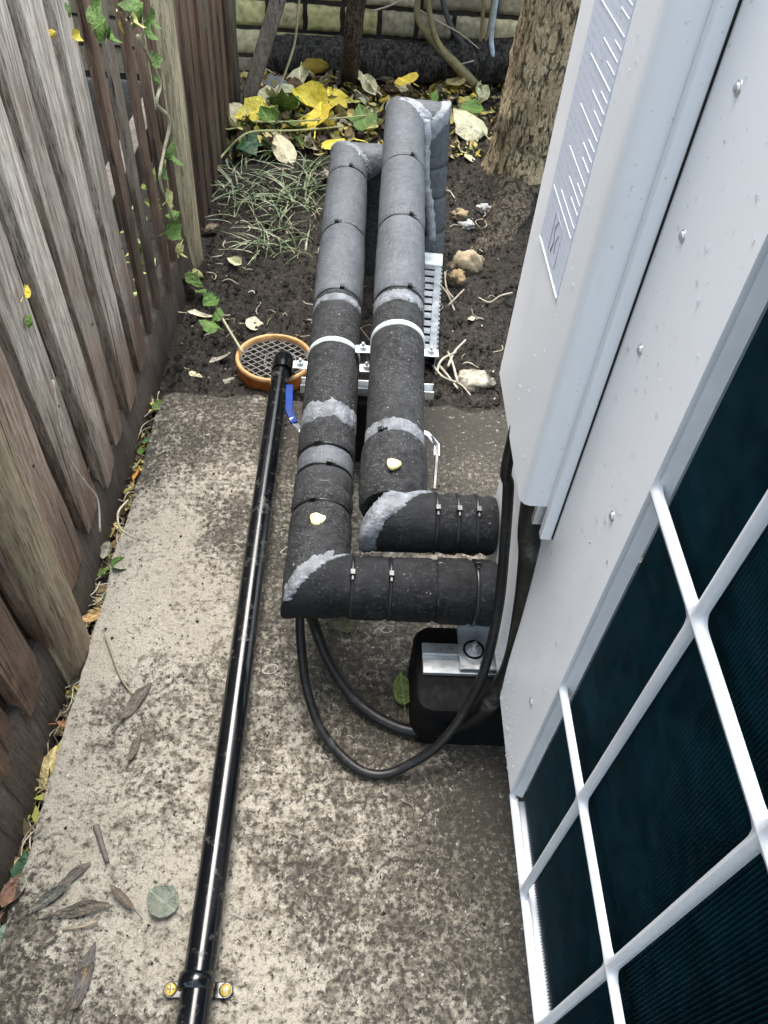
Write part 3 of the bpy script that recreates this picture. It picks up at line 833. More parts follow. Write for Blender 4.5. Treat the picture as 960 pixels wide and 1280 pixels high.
run(jl[6], A1.y, RP, M['foamsheen'], seed=9, flat_b=(YD + XD).normalized())
for k, yq in enumerate(jl[:3] + jl[4:]): tie(pa(yq), dA, RP + .0002, lp, .15 if k % 2 else -.3)
tie(pa(jl[0] + .035), dA, RP - .0005, lp, .6, False)
ring_band('sealant', pa(jl[3] + .012), dA, RP - .0002, .040, .0014, M['seal'], lp, 60, .009, 3)
ring_band('sealant', pa(jl[4] - .026), dA, RP - .0002, .020, .0012, M['seal'], lp, 60, .004, 5)
x1 = [A0.x, .015, .062, .122, .172, CX - .001]
sleeve('foam_sleeve', (A0.x, A0.y, A0.z), (.128, A0.y, A0.z), RP, M['foamcrepe'], lp, (.29, .60), flat_a=mit, seed=11)
sleeve('foam_sleeve', (.128, A0.y, A0.z), (CX - .002, A0.y, A0.z), RP + .002, M['foamcrepe'], lp, (.62,), seed=12)
for xx in (A0.x + .161 * .30, A0.x + .161 * .615): tie((xx, A0.y, A0.z), XD, RP + .0008, lp, .2, True, .006)
tie((.181, A0.y, A0.z), XD, RP + .0028, lp, -.3, True, .006)
mitre_seal(A0, -YD, XD, RP, lp, .030, .008, 4, t0=-1.9, t1=1.15)
# far end: leg turning towards the right pipe and down
e2 = V((.036, A1.y, A1.z))
sleeve('foam_sleeve', A1, e2, RP, M['foamsheen'], lp, flat_a=(YD + XD).normalized(), flat_b=(XD - ZD).normalized(), seed=14)
sleeve('foam_sleeve', e2, (e2.x, e2.y, -.06), RP - .002, M['foam'], lp, (.3, .6), flat_a=(XD - ZD).normalized() * 1, seed=15)
mitre_seal(A1, YD, XD, RP, lp, .012, .010, 8, .0016, .004, -1.6, 1.6)
# right pipe ---------------------------------------------------------
B0 = V((.0665, .725, .231)); B1 = V((.098, 1.885, .315))
rp = thing('insulated_pipe', 'right foam lagged pipe, ending in the tall V jointed bend by the tree', 'pipe', tuple(B0), 'lagged pipes running from the heat pump to the soil')
dB = (B1 - B0).normalized()
def pb(y_): return B0 + dB * ((y_ - B0.y) / dB.y)
jr = [yv(493, 610, .235 + RP), yv(496, 535, .24 + RP), yv(497, 352, .27 + RP), yv(498, 263, .285 + RP), yv(505, 190, .30 + RP)]
def runb(a_y, b_y, r, m, **k): return sleeve('foam_sleeve', pb(a_y), pb(b_y), r, m, rp, **k)
RB = .0440
runb(B0.y, jr[0], RB - .001, M['foam'], flat_a=mit * -1, seed=21)
runb(jr[0], jr[1], RB + .0035, M['foam'], bulge=.002, seed=22)
runb(jr[1], jr[2] - .02, RB, M['foam'], bulge=.001, seed=23)
runb(jr[2] - .02, jr[2], RB + .0005, M['foam'], seed=24)
runb(jr[2], jr[3], RB + .001, M['foamsheen'], bulge=.001, seed=25)
runb(jr[3], jr[4], RB + .0015, M['foamsheen'], bulge=.001, seed=26)
runb(jr[4], B1.y, RB + .002, M['foamsheen'], flat_b=(YD + XD).normalized(), seed=27)
for k, yq in enumerate(jr[1:]): tie(pb(yq), dB, RB + .0002, rp, .35 if k else -.5)
ring_band('sealant', pb(jr[1] + .006), dB, RB - .0002, .034, .0015, M['seal'], rp, 60, .008, 13)
ring_band('sealant', pb(jr[2] - .026), dB, RB - .0002, .030, .0012, M['seal'], rp, 60, .005, 15)
sleeve('foam_sleeve', B0, (CX - .003, B0.y, B0.z), RP - .001, M['foamcrepe'], rp, (.45, .68, .88), flat_a=mit, seed=31)
for f_q in (.45, .67, .87): tie((B0.x + (CX - .014 - B0.x) * f_q, B0.y, B0.z), XD, RP + .0004, rp, .25, True, .006)
mitre_seal(B0, -YD, XD, RP, rp, .030, .020, 24, t0=-2.0, t1=2.0)
# V bend and drop leg
RL = .0405
C1 = V((.158, B1.y, B1.z - .002))
C2 = V((.190, 1.850, -.06))
dC = (C2 - C1).normalized()
sleeve('foam_sleeve', B1, C1, RB, M['foamsheen'], rp, flat_a=(YD + XD).normalized(), flat_b=(XD + dC).normalized(), seed=32)
cuts = [0, .24, .43, .66, 1.0]
for k in range(4):
    a_, b_ = C1 + (C2 - C1) * cuts[k], C1 + (C2 - C1) * cuts[k + 1]
    sleeve('foam_sleeve', a_, b_, RL + (.0025 if k == 0 else 0), M['foamsheen'], rp, seed=33 + k, bulge=.0012, flat_a=(XD + dC).normalized() if k == 0 else None)
    if k: tie(a_, dC, RL, rp, PI + .2)
mitre_seal(B1, YD, XD, RB, rp, .016, .022, 44, .0018, .005, -1.5, 1.9, m='sealpale')
mitre_seal(C1, XD, dC, RL + .0035, rp, .020, .030, 45, .0018, .005, -3.1, 3.1, m='sealpale')
# vertical bead of sealant between run and leg
bead = smooth_path([aty(533, 150, 1.845), aty(533, 175, 1.825), aty(531, 205, 1.81), aty(533, 235, 1.80), aty(537, 262, 1.79), aty(540, 300, 1.78)], 6)
MB().tube(bead, [.0105 + .004 * fbm(i * .7, 2, 1) for i in range(len(bead))], 10).build('sealant', M['sealpale'], rp)
# little yellow caps on top of both pipes
def cap(par, p, r):
    mb = MB(); n = 16
    prof = [(.0001, .003), (r * .4, .0036), (r * .75, .0030), (r * 1.05, .0014), (r, -.002)]; n = 24
    mb.lathe(prof, p, n)
    mb.v = [(p.x + (x - p.x) * (1 + .10 * math.sin(3 * math.atan2(y - p.y, x - p.x) + 1) + .09 * fbm(x * 260, y * 260, 2)), p.y + (y - p.y) * (1 + .10 * math.sin(3 * math.atan2(y - p.y, x - p.x) + 1) + .09 * fbm(x * 260, y * 260, 2)), z + .0014 * fbm(x * 220, y * 220, 3)) for x, y, z in mb.v]
    return mb.build('yellow_dab', M['yellow'], par, True)
c = at(397, 649, .187 + RP + .0028); cap(lp, c, .0105)
c = at(492, 580, .24 + RB + .005); cap(rp, c, .0095)
# valve levers
lev = smooth_path([at(378, 540, .185), at(374, 526, .19), at(363, 515, .195)], 4)
def bar(name, pts, wd, th, m, par):
    mb = MB(); pts = [V(p) for p in pts]; rings = []
    for i, p in enumerate(pts):
        a = (pts[min(i + 1, len(pts) - 1)] - pts[max(i - 1, 0)]).normalized()
        s = a.cross(ZD).normalized(); up = s.cross(a)
        mb.v += [tuple(p + s * x * wd / 2 + up * z * th / 2) for x, z in ((-1, -1), (1, -1), (1, 1), (-1, 1))]
    for i in range(len(pts) - 1):
        for k in range(4): mb.f.append((i * 4 + k, i * 4 + (k + 1) % 4, i * 4 + 4 + (k + 1) % 4, i * 4 + 4 + k))
    mb.f.append((3, 2, 1, 0)); o = (len(pts) - 1) * 4; mb.f.append((o, o + 1, o + 2, o + 3))
    return mb.build(name, m, par, False, .0012)
lever = bar('valve_lever', [at(384, 560, .17), at(376, 537, .18), at(366, 527, .19), at(364, 522, .195)], .009, .003, M['zinc'], lp)
bar('lever_grip', [at(368, 529, .189), at(361, 513, .197), at(362, 482, .197)], .0125, .0055, M['blue'], lever)
lever = bar('valve_lever', [at(522, 537, .22), at(535, 543, .215), at(546, 556, .205), at(546, 570, .20)], .010, .003, M['zinc'], rp)
bar('lever_grip', [at(538, 545, .213), at(546, 557, .206), at(546, 575, .20), at(543, 612, .19)], .006, .0035, M['tie'], lever)

# support rail with clamps ------------------------------------------
sr = thing('pipe_support', 'zinc strut rail with two pipe clamps holding both lagged pipes', 'pipe clamp', (.03, 1.14, 0))
yS = pa(yv(418, 420, .215 + RP)).y
rb_ = MB(); xs0, xs1 = -.088, .150
za = pa(yS).z - RP - .02
rb_.box(xs0, xs1, yS - .012, yS - .0095, za - .006, za + .012); rb_.box(xs0, xs1, yS + .0095, yS + .012, za - .006, za + .012); rb_.box(xs0, xs1, yS - .0095, yS + .0095, za - .006, za - .0035)
rb_.build('strut_rail', M['zinc'], sr, False, .001)
MB().box(-.03, .10, yS - .035, yS + .035, -.02, za - .0065).build('support_block', M['rubber'], sr, False, .004)
for (pp, d_, r_) in ((pa(yS), dA, RP), (pb(yS - .01), dB, RB)):
    ring_band('clamp_band', pp, d_, r_ - .0005, .013, .003, M['rubbergrey'], sr, 40)
    for sx in (-1, 1):
        c = pp + V((sx * (r_ + .014), -.004, -.012))
        fl = MB().box(c.x - .013, c.x + .013, c.y - .010, c.y + .010, c.z - .003, c.z)
        fl.build('clamp_ear', M['zinc'], sr, False, .001)
        MB().lathe([(.0062, 0), (.0062, .006), (.0001, .0065)], c, 6).build('clamp_bolt', M['zinc'], sr, False)
        MB().lathe([(.003, .006), (.003, .012), (.0001, .0125)], c, 10).build('bolt_end', M['zinc'], sr)

# ------------------------------------------------------------------ black waste pipe, clip
PR = .0178
wp = thing('waste_pipe', 'glossy black plastic waste pipe lying along the concrete to the drain', 'pipe', (-.145, .6, 0))
q0, q1 = V((-.143, -.4, .0215)), at(353, 462, .045)
q1 = V((q1.x, q1.y, .048))
MB().tube([p + V((.0022 * math.sin(i * .16), 0, .0006 * math.sin(i * .31))) for i, p in enumerate(resample([q0, q1], .05))], PR, 40).build('pipe_barrel', M['plastic'], wp, True, 0, None, 50)
dq = (q1 - q0).normalized()
el = smooth_path([q1 - dq * .012, q1 + dq * .012, q1 + V((0, .030, -.004)), q1 + V((0, .042, -.022)), q1 + V((0, .044, -.05))], 5)
MB().tube(el, [PR + .0035] * len(el), 28).build('elbow', M['plastic'], wp, True, 0, None, 50)
yc = at(247, 1228, .03).y; pc = q0 + dq * ((yc - q0.y) / dq.y)
ring_band('clip_band', pc, dq, PR - .0003, .018, .0032, M['plastic'], wp, 40)
for sx in (-1, 1):
    c = V((pc.x + sx * .031, yc - .003, .006))
    MB().box(min(c.x, pc.x + sx * .016), max(c.x, pc.x + sx * .016), c.y - .0085, c.y + .0085, .0, .0075).lathe([(.0085, -.006), (.0085, .0015), (.0001, .0015)], c, 20).build('clip_lug', M['plastic'], wp, False, .001)
    s_ = MB().lathe([(.0001, .0042), (.0055, .0040), (.0066, .0024), (.0066, .0015)], c, 18)
    sw = s_.build('clip_screw', M['screw'], wp)
    cr_ = MB().box(c.x - .0042, c.x + .0042, c.y - .0008, c.y + .0008, c.z + .0036, c.z + .0044).box(c.x - .0008, c.x + .0008, c.y - .0042, c.y + .0042, c.z + .0037, c.z + .0045)
    cr_.build('cross_slot', M['tie'], sw, False)

# ------------------------------------------------------------------ drain gully
dc = at(343, 446, .010); dc.z = -.012
dg = thing('drain_gully', 'round orange drain gully with a lattice grate taking the black pipe', 'drain', tuple(dc))
RD = .0815
MB().lathe([(RD - .002, -.06), (RD, .0), (RD + .001, .017)], dc, 64).build('drain_wall', M['orange'], dg)
MB().lathe([(RD + .001, .017), (RD + .0005, .0225), (RD - .003, .0245), (RD - .007, .0225), (RD - .0075, .012), (RD - .008, -.06)], dc, 64).build('drain_rim', M['rimpale'], dg)
MB().lathe([(RD - .006, -.055), (.0001, -.056)], dc, 40).build('drain_floor', M['hole'], dg)
gm = MB(); Rg = RD - .0078
def gbar(ang, off):
    hl = math.sqrt(max(0, Rg ** 2 - off ** 2))
    if hl < .006: return
    mt = Matrix.Translation(dc + V((0, 0, .012 + (.0006 if ang > 0 else 0)))) @ Matrix.Rotation(ang, 4, 'Z')
    gm.box(-hl, hl, off - .0012, off + .0012, -.004, .0, mt)
for k in range(-5, 6):
    gbar(R(38), k * .0145); gbar(R(-38), k * .0145)
gm.lathe([(Rg - .003, .010), (Rg - .003, .0125), (Rg, .0125)], dc, 48)
for rr in (.034,): gm.lathe([(rr - .001, .009), (rr - .001, .0125), (rr + .001, .0125), (rr + .001, .009)], dc + V((.012, 0, 0)), 40)
gm.build('lattice_grate', M['grate'], dg, False)

# ------------------------------------------------------------------ cables
def cable(pts, rad, label):
    p = smooth_path(pts, 10)
    n = len(p); rr = rad if not isinstance(rad, tuple) else [rad[0] + (rad[1] - rad[0]) * min(1, max(0, (i / n - rad[2]) / .12)) for i in range(n)]
    o = MB().tube(p, rr, 14).build('power_cable', M['cable'], None)
    return tag(o, label, 'cable', 'cables looping from the heat pump cover')
px_ = lambda x, y: (320 + x / 2.4, 560 + y / 2.4)
def cpt(x, y, z): return at(*px_(x, y), z)
cable([V((.193, .68, .62)), cpt(757, 30, .46), cpt(757, 120, .42), cpt(746, 290, .34), cpt(727, 480, .25), cpt(685, 665, .165), cpt(622, 795, .095), cpt(545, 893, .05), cpt(455, 952, .022), cpt(382, 980, .011), cpt(312, 966, .010), cpt(240, 905, .016), cpt(188, 830, .03), cpt(152, 720, .055), cpt(136, 600, .09), cpt(133, 470, .13), V((-.05, .72, .17)), V((-.055, .80, .12))],
      .0066, 'thinner black cable making the lower outer loop on the concrete')
cable([V((.192, .60, .60)), cpt(826, 205, .44), cpt(822, 330, .38), cpt(805, 480, .30), cpt(772, 640, .20), cpt(716, 745, .125), cpt(655, 805, .075), cpt(560, 846, .03), cpt(470, 850, .012), cpt(375, 815, .012), cpt(290, 748, .02), cpt(222, 645, .045), cpt(180, 545, .085), cpt(162, 465, .13), V((-.035, .72, .16)), V((-.04, .80, .11))],
      (.0132, .0084, .36), 'thicker black cable making the inner loop across the rubber foot')

# ------------------------------------------------------------------ strut channel
b0, b1 = at(538, 322, .03), at(529, 442, .03)
bt = thing('strut_channel', 'slotted zinc strut channel with a white end cap lying beside the right pipe', 'strut', tuple(b0))
yaw = Matrix.Translation(b0) @ Matrix.Rotation(math.atan2(b1.y - b0.y, b1.x - b0.x), 4, 'Z')
Lb = (b1 - b0).length; hw_ = .0285
ch = MB()
ch.box(0, Lb, -hw_, -.012, -.002, 0, yaw); ch.box(0, Lb, .012, hw_, -.002, 0, yaw)
q = .0
while q < Lb:
    ch.box(q, min(Lb, q + .021), -.012, .012, -.0022, -.0002, yaw); q += .030
ch.box(0, Lb, -hw_, -hw_ + .002, -.045, -.002, yaw); ch.box(0, Lb, hw_ - .002, hw_, -.045, -.002, yaw)
ch.build('slotted_channel', M['dullzinc'], bt, False, .0012)
ch = MB(); q = .012
while q < Lb - .01:
    ch.box(q, q + .009, hw_ - .001, hw_ + .003, -.010, .0008, yaw); q += .0175
ch.build('lip_teeth', M['dullzinc'], bt, False, .0008)
MB().box(.004, Lb - .004, -.026, .026, -.03, -.028, yaw).build('slot_shade', M['rubber'], bt, False)  # black sheet: darkness under the slots put into its colour
MB().box(-.020, .034, -hw_ - .002, hw_ + .002, -.040, .003, yaw).build('end_cap', M['paper'], bt, False, .003)
# ------------------------------------------------------------------ tree, log, stake, shrub, hose
tr = thing('tree', 'thick rough barked tree trunk standing between the leaf litter and the unit', 'tree', (.49, 2.30, 0))
mb = MB(); n = 72; nz = 150
TC = V((.497, 2.27, 0))
def trunk_r(t, z):
    r = .116 - .008 * z
    r += .055 * math.exp(-max(0, z + .02) / .085) * (1 + .45 * math.sin(3 * t + .6))
    c, s = math.cos(t), math.sin(t)
    r *= 1 + .07 * fbm(c * 1.3, s * 1.3, z * 1.6) + .045 * math.sin(2 * t + z * 2.5)
    rid = abs(noise.noise(V((c * 5.5, s * 5.5, z * 3.2)))); rid2 = abs(noise.noise(V((c * 15, s * 15, z * 13 + 4))))
    r += .016 * (rid - .25) + .008 * (rid2 - .25) + .004 * fbm(c * 30, s * 30, z * 40)
    kn = (((t - 3.6 + PI) % (2 * PI) - PI) / .32) ** 2 + ((z - .21) / .045) ** 2
    r += .022 * math.exp(-kn)
    return r
for j in range(nz + 1):
    z = -.08 + 2.2 * (j / nz) ** 1.25
    for k in range(n):
        t = 2 * PI * k / n; r = trunk_r(t, z)
        mb.v.append((TC.x + .02 * z + r * math.cos(t), TC.y + r * math.sin(t), z))
for j in range(nz):
    for k in range(n):
        k2 = (k + 1) % n; mb.f.append((j * n + k, j * n + k2, (j + 1) * n + k2, (j + 1) * n + k))
mb.build('trunk', M['bark'], tr)
for (a, zz, ln) in ((2.2, 1.7, .7), (.4, 1.85, .6), (4.4, 2.0, .6)):
    p = TC + V((.03, 0, zz)); MB().tube(smooth_path([p, p + V((math.cos(a) * ln * .4, math.sin(a) * ln * .4, .25)), p + V((math.cos(a) * ln, math.sin(a) * ln, .7))], 6), [.055 - .0035 * i for i in range(13)], 12).build('limb', M['bark'], tr)
rt = smooth_path([V((.47, 2.2, .04)), at(632, 285, .005), at(612, 312, -.012), at(580, 325, -.025), at(560, 345, -.05)], 10)
MB().tube(rt, [.070 - .0017 * i for i in range(len(rt))], 32, True, lambda i, t, r, p: r * (1 + .40 * fbm(math.cos(t) * 1.5, math.sin(t) * 1.5, i * .16) + .14 * fbm(math.cos(t) * 5, math.sin(t) * 5, i * .6)) ).build('root', M['rootwood'], tr)
lg = smooth_path([V((-.34, 3.02, .055)), V((-.1, 3.03, .058)), V((.2, 3.02, .066)), V((.5, 3.03, .092)), V((.85, 3.04, .12))], 10)
o = MB().tube(lg, [.062 + .01 * i / len(lg) for i in range(len(lg))], 28, True, lambda i, t, r, p: r * (1 + .10 * fbm(math.cos(t) * 2.5, math.sin(t) * 2.5, p.x * 9) + .05 * fbm(t * 4, p.x * 30, 2))).build('log', M['log'], None)
tag(o, 'dark wet log lying against the foot of the brick wall', 'log')
sk = smooth_path([at(437, 112, -.02), aty(440, 60, 2.80), aty(446, 0, 2.80), aty(452, -60, 2.80), aty(462, -160, 2.8)], 8)
o = MB().tube(sk, [.030 - .0002 * i for i in range(len(sk))], 16, True, lambda i, t, r, p: r * (1 + .28 * fbm(math.cos(t) * 1.6, math.sin(t) * 1.6, p.z * 8) + .12 * fbm(t * 5, p.z * 30, 2))).build('rotten_stake', M['rotten'], None)
tag(o, 'dark rotten upright stake standing in front of the log', 'stake')
p0 = at(302, 152, 0); p1 = aty(352, -15, p0.y + .12); dd = (p1 - p0)
o = MB().tube([p0 - dd * .1, p0 + dd * .5, p1 + dd * .8], .031, 4).build('leaning_post', M['oldwood'], None, False, .004); o.color = (.85, .82, .78, 1)
tag(o, 'grey squared timber leaning over beside the end of the fence', 'timber')
sh = thing('shrub', 'bare olive stemmed shrub leaning in front of the brick wall', 'shrub', tuple(at(606, 122, 0)))
def stem(pts, r0, r1, col, par=None, name='stem'):
    p = smooth_path(pts, 6); n_ = len(p)
    o = MB().tube(p, [r0 + (r1 - r0) * i / (n_ - 1) for i in range(n_)], 9, True, lambda i, t, r, q: r * (1 + .12 * fbm(q.x * 40, q.z * 40, t))).build(name, M['tint'], par, True); o.color = (*col, 1); return o
yb = at(606, 122, 0).y
stem([at(606, 122, -.01), aty(580, 92, yb), aty(545, 55, yb + .06), aty(522, 20, yb + .1), aty(527, -30, yb + .12)], .020, .009, (.20, .17, .085), sh)
stem([aty(565, 80, yb + .02), aty(545, 48, yb + .05), aty(536, 10, yb + .06), aty(532, -40, yb + .06)], .011, .008, (.24, .20, .095), sh)
stem([at(613, 108, 0), aty(592, 72, yb + .06), aty(565, 35, yb + .10), aty(552, -5, yb + .12), aty(545, -50, yb + .12)], .011, .008, (.055, .062, .065), sh)
stem([at(590, 105, 0), aty(596, 80, yb + .1), aty(610, 40, yb + .1), aty(618, -20, yb + .1)], .006, .005, (.34, .27, .12), sh)
stem([aty(596, 75, yb + .1), aty(602, 40, yb + .1), aty(606, -30, yb + .1)], .007, .006, (.30, .22, .10), sh)
stem([aty(505, 0, yb + .12), aty(545, 25, yb + .1), aty(575, 42, yb + .08), aty(600, 62, yb + .05)], .003, .002, (.42, .38, .27), sh, 'twig')
stem([aty(465, 14, yb + .1), aty(485, 8, yb + .1), aty(502, 0, yb + .1)], .003, .003, (.45, .42, .34), sh, 'twig')
stem([aty(540, 88, yb + .05), aty(565, 83, yb + .03), aty(592, 76, yb)], .003, .002, (.50, .46, .36), sh, 'twig')
hp_ = smooth_path([at(622, 100, .0), aty(617, 75, yb + .05), aty(614, 45, yb + .06), aty(618, 15, yb + .06), aty(625, -30, yb + .06)], 8)
o = MB().tube(hp_, .0085, 12).build('garden_hose', M['tint'], None); o.color = (.42, .50, .56, 1)
tag(o, 'pale blue grey hose hanging down beside the tree trunk', 'hose')

# ------------------------------------------------------------------ leaves
def leaf_mesh(kind, curl, seed):
    L = 1.0
    if kind == 'ivy':
        half = [(0, -.42), (.18, -.50), (.40, -.40), (.42, -.16), (.52, .04), (.36, .14), (.24, .34), (0, .58)]
    elif kind == 'round':
        half = [(0, -.5), (.22, -.46), (.40, -.26), (.45, .0), (.36, .26), (.18, .43), (.06, .52), (0, .56)]
    elif kind == 'long':
        half = [(0, -.5), (.07, -.42), (.14, -.22), (.17, .0), (.15, .2), (.09, .38), (.03, .50), (0, .56)]
    else:
        half = [(0, -.5), (.16, -.43), (.27, -.25), (.31, .0), (.26, .22), (.15, .40), (.04, .54), (0, .60)]
    rnd = random.Random(seed)
    half = [(x * (1 + rnd.uniform(-.1, .1)), y + rnd.uniform(-.03, .03)) for x, y in half]
    vs, fs = [], []
    def z(x, y): return curl * (abs(x) * .9 + x * x * .6) + curl * .8 * y * y * (1 if rnd.random() > -1 else 0) + .11 * fbm(x * 2.6, y * 2.6, seed)
    n = len(half)
    for x, y in half: vs.append((0, y, z(0, y)))                   # midrib
    for sgn in (-1, 1):
        for q in (.55, 1.0):
            for x, y in half: vs.append((sgn * x * q, y if q == 1 else y * .96, z(sgn * x * q, y)))
    def strip(a, b, flip):
        for k in range(n - 1):
            f = (a + k, b + k, b + k + 1, a + k + 1); fs.append(f[::-1] if flip else f)
    strip(0, n, True); strip(n, 2 * n, True); strip(0, 3 * n, False); strip(3 * n, 4 * n, False)
    # stalk
    o = len(vs); y0 = half[0][1]
    vs += [(-.02, y0, 0), (.02, y0, 0), (.015, y0 - .35, -.05), (-.015, y0 - .35, -.05), (0, y0, .03), (0, y0 - .35, -.02)]
    fs += [(o, o + 3, o + 5, o + 4), (o + 1, o + 4, o + 5, o + 2), (o, o + 1, o + 2, o + 3)]
    me = mesh_only(MB().add(vs, fs), 'leaf', M['leaf']); return me
LM = {k: [leaf_mesh(k, c, i * 11 + ord(k[0])) for i, c in enumerate((.2, -.35, .6, -.7, .9))] for k in ('ivy', 'round', 'long', 'oval')}
CREAM, YEL, PALE, GRN, DGRN, BRN, DBRN, ORG, GREY = (.70, .68, .44), (.80, .63, .09), (.58, .56, .22), (.12, .22, .045), (.045, .105, .05), (.16, .10, .055), (.06, .045, .033), (.62, .30, .05), (.34, .31, .25)
def jit(c, a=.18): q = 1 + random.uniform(-a, a); return tuple(min(.9, x * q * (1 + random.uniform(-.06, .06))) for x in c)
def leaf(name, kind, p, size, col, rz=None, tilt=.35, parent=None, label=None, group=None, cat='leaf', rot=None, flat=False):
    rz = random.uniform(0, 2 * PI) if rz is None else rz
    rot = rot or (random.uniform(-tilt, tilt), random.uniform(-tilt, tilt), rz)
    o = place(name, LM[kind][0] if flat else random.choice(LM[kind]), parent, p, rot, size, jit(col, .1))
    if label: tag(o, label, cat, group)
    return o
def gz(u, v, up=.02):
    p = at(u, v, 0)
    for _ in range(4): p = at(u, v, soil_z(p.x, p.y) + up)
    return p
LG = 'fallen leaves in the litter heap at the back'
hand = [  # u, v, size px, kind, colour, label
 (412, 124, 46, 'ivy', YEL, 'large bright yellow lobed leaf in the middle of the leaf heap'),
 (385, 133, 34, 'round', YEL, 'yellow round leaf just left of the biggest yellow leaf'),
 (398, 148, 40, 'ivy', YEL, 'yellow green lobed leaf lying in front of the biggest yellow leaf'),
 (420, 174, 30, 'round', YEL, 'round yellow leaf lying just above the left pipe end'),
 (374, 100, 30, 'round', CREAM, 'pale cream round leaf at the top of the heap under the log'),
 (395, 92, 32, 'oval', (.50, .36, .08), 'curled mustard leaf at the top edge of the heap beside the stake'),
 (338, 126, 28, 'round', CREAM, 'pale cream leaf in the heap right of the leaning timber'),
 (356, 122, 26, 'oval', CREAM, 'cream oval leaf between the pale stalk and the yellow leaves'),
 (316, 141, 30, 'ivy', YEL, 'yellow lobed leaf at the foot of the leaning timber'),
 (283, 154, 34, 'round', CREAM, 'pale cream leaf hanging at the left end of the heap by the fence'),
 (298, 158, 30, 'round', PALE, 'pale green yellow leaf behind the variegated ivy leaf'),
 (304, 170, 34, 'ivy', DGRN, 'dark green variegated ivy leaf at the left of the heap'),
 (353, 138, 26, 'ivy', GRN, 'bright green ivy leaf amid the cream and yellow leaves'),
 (335, 150, 20, 'ivy', GRN, 'small green ivy leaf below the cream leaf'),
 (454, 149, 26, 'ivy', GRN, 'green ivy leaf left of the right pipe end'),
 (372, 158, 30, 'oval', GRN, 'green leaf tucked under the horizontal vine stem'),
 (402, 172, 20, 'oval', (.20, .15, .13), 'purplish brown leaf beside the round yellow leaf'),
 (588, 150, 34, 'ivy', CREAM, 'white cream lobed leaf between the drop pipe and the tree'),
 (590, 136, 20, 'round', GRN, 'small green leaf above the white leaf near the tree'),
 (508, 102, 26, 'round', YEL, 'yellow leaf in front of the log right of the stake'),
 (452, 92, 22, 'round', CREAM, 'pale leaf standing at the right foot of the stake'),
 (462, 108, 22, 'oval', CREAM, 'pale oval leaf behind the right pipe end'),
 (446, 125, 20, 'ivy', PALE, 'pale yellow lobed leaf between the stake and the green ivy leaf'),
 (570, 104, 26, 'oval', (.40, .33, .14), 'dull ochre leaf lying under the shrub stems'),
 (538, 122, 22, 'oval', GRN, 'green leaf lying just above the right pipe end'),
 (340, 165, 26, 'oval', CREAM, 'cream curled leaf beneath the vine stem'),
 (355, 185, 30, 'oval', CREAM, 'cream leaf lying at the near edge of the heap above the grass'),
]
for (u, v, s, kd, c, lab) in hand:
    p = gz(u, v, .05 if v < 160 else .035); leaf('fallen_leaf', kd, p, s * (H - p.z) / 385 * 1.36, c, None, .55, None, lab)
used = {}
for k in range(900):
    if len(used) > 185: break
    u = random.uniform(290, 600) if k > 50 else random.gauss(385, 50); v = random.uniform(88, 185)
    if not 268 < u < 640 or (470 < u < 575 and v > 118) or (u > 430 and v > 165) or (u < 330 and v < 130): continue
    c = random.choice([CREAM, CREAM, CREAM, PALE, PALE, YEL, YEL, BRN, DBRN, GRN, GREY])
    p = gz(u, v, random.uniform(.008, .035))
    nm = {CREAM: 'pale cream', PALE: 'pale green', YEL: 'yellow', BRN: 'brown', DBRN: 'dark brown', GRN: 'green', GREY: 'dry grey'}[c]
    kd = random.choice(['oval', 'round', 'ivy', 'round', 'long']); sz = random.uniform(.03, .07)
    lab = ('larger ' if sz > .05 else 'small ') + nm + {'oval': ' oval', 'round': ' rounded', 'ivy': ' lobed', 'long': ' narrow'}[kd] + ' leaf '
    lab += ('against the log' if v < 112 else 'mid heap' if v < 148 else 'at the near edge of the heap')
    lab += (' by the leaning timber' if u < 360 else ' left of the stake' if u < 430 else ' right of the stake' if u < 500 else ' under the shrub')
    if used.get(lab, 0): continue
    used[lab] = 1
    leaf('fallen_leaf', kd, p, sz, c, None, .8, None, lab, LG)
# mass of litter too small to count
lit = MB()
for k in range(2600):
    u = random.uniform(265, 660); v = random.uniform(80, 195)
    p = gz(u, v, random.uniform(.0, .012)); s = random.uniform(.006, .024); a = random.uniform(0, 2 * PI)
    mt = Matrix.Translation(p) @ Matrix.Rotation(a, 4, 'Z') @ Matrix.Rotation(random.uniform(-.9, .9), 4, 'X') @ Matrix.Rotation(random.uniform(-.9, .9), 4, 'Y')
    lit.add([mt @ V((-.35 * s, 0, 0)), mt @ V((0, -.8 * s, .1 * s)), mt @ V((.35 * s, 0, 0)), mt @ V((0, .8 * s, .15 * s))], [(0, 1, 2, 3)])
for k in range(950):
    u = random.choice([random.gauss(375, 55), random.gauss(320, 35), random.uniform(300, 600)]); v = random.uniform(95, 182)
    if u < 270 or (u > 440 and v > 150): continue
    p = gz(u, v, random.uniform(.01, .035)); sz = random.uniform(.016, .034)
    mt = Matrix.Translation(p) @ Matrix.Rotation(random.uniform(0, 6.3), 4, 'Z') @ Matrix.Rotation(random.uniform(-.9, .9), 4, 'X') @ Matrix.Rotation(random.uniform(-.9, .9), 4, 'Y')
    hx = [(0, -.8), (.45, -.45), (.55, .1), (.25, .6), (0, .85), (-.25, .6), (-.55, .1), (-.45, -.45)]
    lit.add([mt @ V((0, 0, 0))] + [mt @ V((x * sz, y * sz, sz * (.35 * abs(x) + .2 * y * y))) for x, y in hx], [(0, i + 1, (i + 1) % 8 + 1) for i in range(8)])
k = NT('litter', .75); c = k.ramp(k.voro(k.coord((1, 1, 1)), 38, 'Color'), [(.1, (.04, .03, .02)), (.4, (.10, .07, .04)), (.5, (.20, .14, .06)), (.62, (.50, .45, .22)), (.74, (.56, .42, .07)), (.86, (.14, .20, .05))])
